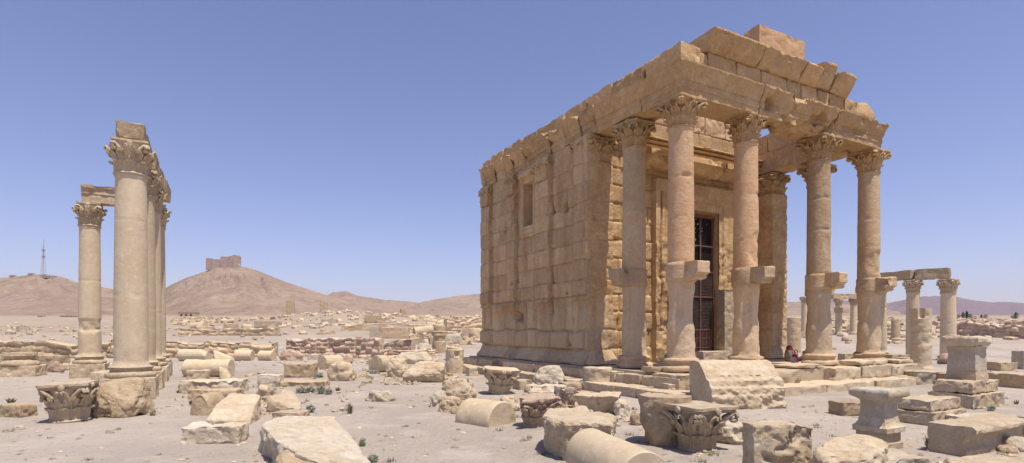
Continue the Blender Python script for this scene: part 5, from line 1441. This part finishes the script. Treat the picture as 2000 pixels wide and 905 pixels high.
V, F = hull([(-8, 0, 0), (10, 0, 0), (9, 8, 0), (-8, 8, 0), (-6, 2, 16), (2, 2, 12), (7, 3, 6)], 2, .5, 1, .2, 4, 1); mk('broken_bastion', V, F, M['castle'], castle, loc=(39, -6, 10))
k = 1480 / FPX; X, Y, Z = at(397, 535, 1480); V, F = hull([(-9, 0, -8), (9, 0, -8), (9, 10, -8), (-9, 10, -8), (-6, 1, 1), (7, 1, 5), (8, 8, 4), (-3, 8, 1)], 3, .5, 1.5, .15, 3, 1)
finish('rock_outcrop', V, F, 'castle', (X, Y - 10, Z), 0, 'dark crag on the left shoulder of the castle hill', 'rock')
def mast():
    X, Y, Z = at(85, 535, 1290); Z = gz(X, Y) - .5; H = (535 - 461) / FPX * Y
    m = empty('radio_mast', (X, Y, Z)); tag(m, 'tall thin red and white lattice mast on the left hill', 'radio mast')
    segs = []; n = 12; hw = lambda q: 4.2 * (1 - q) ** 1.3 + .35
    for i in range(n):
        a, b = i / n, (i + 1) / n; za, zb = a * H * .86, b * H * .86
        ca = [(sx * hw(a), sy * hw(a), za) for sx, sy in ((-1, -1), (1, -1), (1, 1), (-1, 1))]; cb = [(sx * hw(b), sy * hw(b), zb) for sx, sy in ((-1, -1), (1, -1), (1, 1), (-1, 1))]
        for j in range(4): segs += [(ca[j], cb[j]), (ca[j], cb[(j + 1) % 4]), (cb[j], cb[(j + 1) % 4])]
    V, F = join([tube([a, b], .17, 4) for a, b in segs]); mk('lattice_tower', V, F, M['mast'], m, smooth=False)
    V, F = tube([(0, 0, H * .84), (0, 0, H)], .45, 6); mk('antenna', V, F, M['mast'], m)
    for q in (.72, .55):
        V, F = gbox(5, 5, 3, 3); mk('antenna_drum', V + np.array([0, 0, q * H]), F, M['mast'], m)
mast()
def hut(px0, px1, hpx, Y, label, mat='hut', name='hut', parts=True):
    X = ((px0 + px1) / 2 - CX) / FPX * Y; z = gz(X, Y); w = (px1 - px0) / FPX * Y; h = hpx / FPX * Y
    a = empty(name, (X, Y, z - .3)); tag(a, label, 'small building')
    V, F = stone_box(w, w * .5, h, w / 12, .05, .1, .05, 3); mk('walls', V, F, M[mat], a)
    V, F = gbox(w * 1.04, w * .54, h * .1, 50); mk('roof', V + np.array([0, 0, h * 1.06]), F, M[mat], a)
    for i in range(3):
        V, F = gbox(w * .12, .3, h * .5, 50); mk('doorway', V + np.array([(i - 1) * w * .28, -w * .25 - .06, h * .4]), F, M['slat'], a)
hut(84, 106, 3.6, 1285, 'low long building beside the mast on the left hill')
hut(56, 66, 3, 1300, 'tiny building on the crest left of the mast')
hut(20, 30, 3, 1300, 'tiny building farthest left on the crest of the left hill')
hut(352, 385, 8, 520, 'low brown building with open bays at the foot of the castle hill', 'tan')
hut(75, 87, 3.5, 420, 'small white building at the foot of the left hill')
hut(122, 150, 3, 430, 'low brown building at the foot of the left hill, half way to the slim column', 'tan')

def tree(px, hpx, wpx, Y, label, seed, spire=True):
    X = (px - CX) / FPX * Y; z = gz(X, Y); h = hpx / FPX * Y; w = wpx / FPX * Y
    t = empty('tree', (X, Y, z)); tag(t, label, 'tree', None)
    V, F = tube([(0, 0, -.3), (0, 0, h * .3), (.1, 0, h * .8)], [.05 * h, .035 * h, .01 * h], 7); mk('trunk', V, F, M['bark'], t)
    rg = random.Random(seed); V = []; F = []
    for i in range(900):
        q = rg.random() ** .8; zz = h * (.12 + .88 * q); rad = w / 2 * (math.sin(math.pi * min(1, (q * .75 + .25))) ** .7 if spire else math.sin(math.pi * (q * .85 + .12)) ** .5)
        a = rg.uniform(0, 6.28); r = rad * rg.random() ** .5 * (1 + .3 * math.sin(a * 3 + q * 9 + seed)); c = Vector((r * math.cos(a), r * math.sin(a), zz)); e = h * rg.uniform(.02, .045)
        u = Vector([rg.gauss(0, 1) for _ in range(3)]).normalized() * e; v = Vector([rg.gauss(0, 1) for _ in range(3)]).normalized() * e; n = len(V)
        V += [tuple(c - u), tuple(c + v), tuple(c + u), tuple(c - v)]; F.append((n, n + 1, n + 2, n + 3))
    mk('crown', V, F, M['treeleaf'], t, smooth=False)
TY = 260
tree(1872, 9, 9, TY, 'short dark tree just right of the pitted column', 1, False)
tree(1881, 14, 6, TY, 'slim dark tree, left one of the tallest pair at right', 2)
tree(1888, 16, 6, TY + 3, 'slim dark tree, tallest of the row at right', 3)
tree(1895, 10, 9, TY, 'broad dark tree right of the tallest one', 4, False)
tree(1904, 6, 10, TY + 5, 'low dark bushy tree in the gap of the row at right', 5, False)
tree(1917, 9, 6, TY, 'dark tree at the left of the small middle clump at right', 6)
tree(1925, 9, 9, TY, 'dark tree at the right of the small middle clump at right', 7, False)
tree(1977, 7, 8, TY, 'low dark tree at the left foot of the last clump near the right edge', 8, False)
tree(1984, 14, 9, TY + 2, 'tall dark tree of the last clump near the right edge', 9)
tree(1833, 7, 10, TY, 'low dark tree left of the pitted column, seen over the rubble', 10, False)

# ------------------------------------------------------------------ bags in the porch
def rucksack():
    p = tw(7.25, 1.9, .0); r = empty('backpack', p, TU + .2); tag(r, 'brown backpack with a dark red top leaning in the porch shade', 'backpack')
    V, F = hull([(-.24, -.16, 0), (.26, -.16, 0), (.27, .12, 0), (-.25, .12, 0), (-.22, -.14, .38), (.18, -.14, .36), (.16, .1, .42), (-.2, .1, .44), (-.26, -.18, .15), (.28, -.18, .12)], .04, .05, .02, 5, 3); mk('bag_body', V, F, M['canvas'], r)
    V, F = hull([(-.18, -.12, .38), (.10, -.12, .36), (.12, .1, .40), (-.18, .1, .42), (-.12, -.06, .56), (.04, -.05, .58), (.05, .08, .56), (-.1, .08, .55)], .04, .04, .02, 6, 4); mk('top_lid', V, F, M['redcloth'], r)
    for s in (-.14, .10):
        V, F = tube([(s, -.14, .42), (s + .03, -.22, .36), (s + .05, -.2, .2), (s, -.17, .06)], .022, 6); mk('strap', V, F, M['redcloth'], r)
    q = tw(7.85, 1.75, .0); V, F = hull(boulder_pts(.55, .35, .16, 4), .04, .03, .03, 4, 5)
    finish('jacket', V, F, 'navy', q, TU, 'dark blue jacket heaped right of the backpack', 'jacket')
    q = tw(6.25, 1.0, .02); g = empty('small_bag', q, TU); tag(g, 'small red and white cloth bag on the porch floor behind the huge moulded block', 'bag')
    V, F = hull(boulder_pts(.26, .22, .30, 8), .03, .03, .03, 6, 5); mk('bag_body', V, F, M['redcloth'], g)
    V, F = hull(boulder_pts(.20, .18, .22, 9), .03, .03, .03, 6, 6); mk('white_cloth', V, F, M['whitecloth'], g, loc=(-.18, -.06, 0))
rucksack()
# shrubs
for a in [(588, 768, 34, 16, 'leftmost green shrub growing along the low tan slab'), (606, 767, 30, 15, 'second green shrub along the low tan slab'), (626, 770, 26, 26, 'tallest green shrub at the end of the low tan slab'), (642, 771, 22, 18, 'rightmost green shrub by the low tan slab'), (606, 806, 28, 20, 'green shrub right of the wedge boulder'), (708, 872, 18, 22, 'small green tuft alone right of the huge pale slab'), (728, 903, 30, 20, 'grey green tuft at the bottom edge right of the huge pale slab'), (625, 738, 22, 12, 'low green growth beside the pillow shaped block'), (730, 730, 26, 10, 'green growth at the foot of the small square block'), (1592, 745, 12, 14, 'bright green weed between the front step blocks')]:
    shrub(a[0], a[1], a[2], a[3], a[4], False, 20, 90)
for a in [(683, 808, 26, 26, 'sparse dry bush on the sand right of the green shrubs'), (376, 790, 22, 14, 'dry tuft left of the half buried drum'), (660, 764, 20, 10, 'dry tuft right of the last green shrub'), (298, 812, 22, 10, 'dry tuft right of the big rough tan block'), (350, 768, 24, 10, 'dry tuft between the left columns and the whitish block'), (1362, 882, 30, 12, 'dry stalks at the foot of the carved capital')]:
    shrub(a[0], a[1], a[2], a[3], a[4], True, 30, 45)
rg = random.Random(12)
lst = [('whitish', 'under the sparse dry bush', 700, 838), ('pale', 'left of the small green tuft', 655, 905 - 12), ('grey', 'before the half sunk smooth drum', 905, 848), ('pale', 'between the half sunk drum and the big cream block', 1018, 858), ('white', 'at the bottom edge left of centre', 830, 893), ('pinkish', 'right of the huge moulded block on the gravel', 1585, 795), ('pale', 'between the small altar and the scroll relief', 1610, 822), ('white', 'before the small altar block at right', 1775, 860)]
for i, (c, w, px, py) in enumerate(lst): rock(px - 7, px + 7, py - 5, py, '%s little loose stone %s' % (c, w), d=.1, mat={'whitish': 'white', 'white': 'white', 'pale': 'cream', 'grey': 'grey', 'pinkish': 'red'}[c], name='loose_stone', cat='loose stone')
# ------------------------------------------------------------------ camera, light, air
cam = bpy.data.cameras.new('camera'); co = bpy.data.objects.new('camera', cam); COL.objects.link(co)
co.location = (0, 0, EYE); co.rotation_euler = (R(90), 0, 0)
cam.sensor_width = 36; cam.lens = 36 * FPX / 2000; cam.shift_y = (HY - 452.5) / 2000; cam.clip_end = 20000; cam.clip_start = .1
sc.camera = co
SAZ = (.653, -.758); SEL = R(71)
sd = Vector((SAZ[0] * math.cos(SEL), SAZ[1] * math.cos(SEL), math.sin(SEL))).normalized()
L = bpy.data.lights.new('sun', 'SUN'); L.energy = 5.0; L.angle = R(.53); L.color = (1, .92, .80)
lo = bpy.data.objects.new('sun', L); COL.objects.link(lo); lo.rotation_euler = sd.to_track_quat('Z', 'Y').to_euler(); lo.location = (20, -20, 60)
w = bpy.data.worlds.new('World'); sc.world = w; w.use_nodes = True; nt = w.node_tree; nt.nodes.clear()
out = nt.nodes.new('ShaderNodeOutputWorld'); bg = nt.nodes.new('ShaderNodeBackground'); sky = nt.nodes.new('ShaderNodeTexSky')
sky.sky_type = 'NISHITA'; sky.sun_disc = False; sky.sun_elevation = SEL; sky.sun_rotation = math.atan2(SAZ[0], SAZ[1])
sky.altitude = 400; sky.air_density = 1.0; sky.dust_density = .7; sky.ozone_density = 2.0
tint = nt.nodes.new('ShaderNodeMix'); tint.data_type = 'RGBA'; tint.blend_type = 'MULTIPLY'; tint.inputs[0].default_value = 1
nt.links.new(sky.outputs[0], tint.inputs[6]); tint.inputs[7].default_value = (1.10, .95, 1.12, 1)
nt.links.new(tint.outputs[2], bg.inputs[0]); bg.inputs[1].default_value = .115
nt.links.new(bg.outputs[0], out.inputs[0])
# the air
V, F = gbox(14000, 7400, 520, 1e5); V = V + np.array([0, 3500, 255.0])
mh = bpy.data.materials.new('haze_air'); mh.use_nodes = True; nt = mh.node_tree; nt.nodes.clear()
o_ = nt.nodes.new('ShaderNodeOutputMaterial'); pv = nt.nodes.new('ShaderNodeVolumePrincipled'); pv.inputs['Density'].default_value = 7e-5; pv.inputs['Color'].default_value = (.84, .80, .93, 1); pv.inputs['Anisotropy'].default_value = .2
nt.links.new(pv.outputs[0], o_.inputs['Volume'])
hz = mk('haze', V, F, mh, smooth=False); hz['kind'] = 'stuff'
sc.render.engine = 'CYCLES'; sc.cycles.use_denoising = True; sc.cycles.max_bounces = 6; sc.cycles.volume_bounces = 0; sc.cycles.diffuse_bounces = 4
try: sc.cycles.denoiser = 'OPENIMAGEDENOISE'
except Exception: pass
sc.cycles.sample_clamp_indirect = 6; sc.cycles.denoising_prefilter = 'ACCURATE'
sc.view_settings.view_transform = 'Standard'; sc.view_settings.look = 'None'; sc.view_settings.exposure = .24; sc.view_settings.gamma = 1
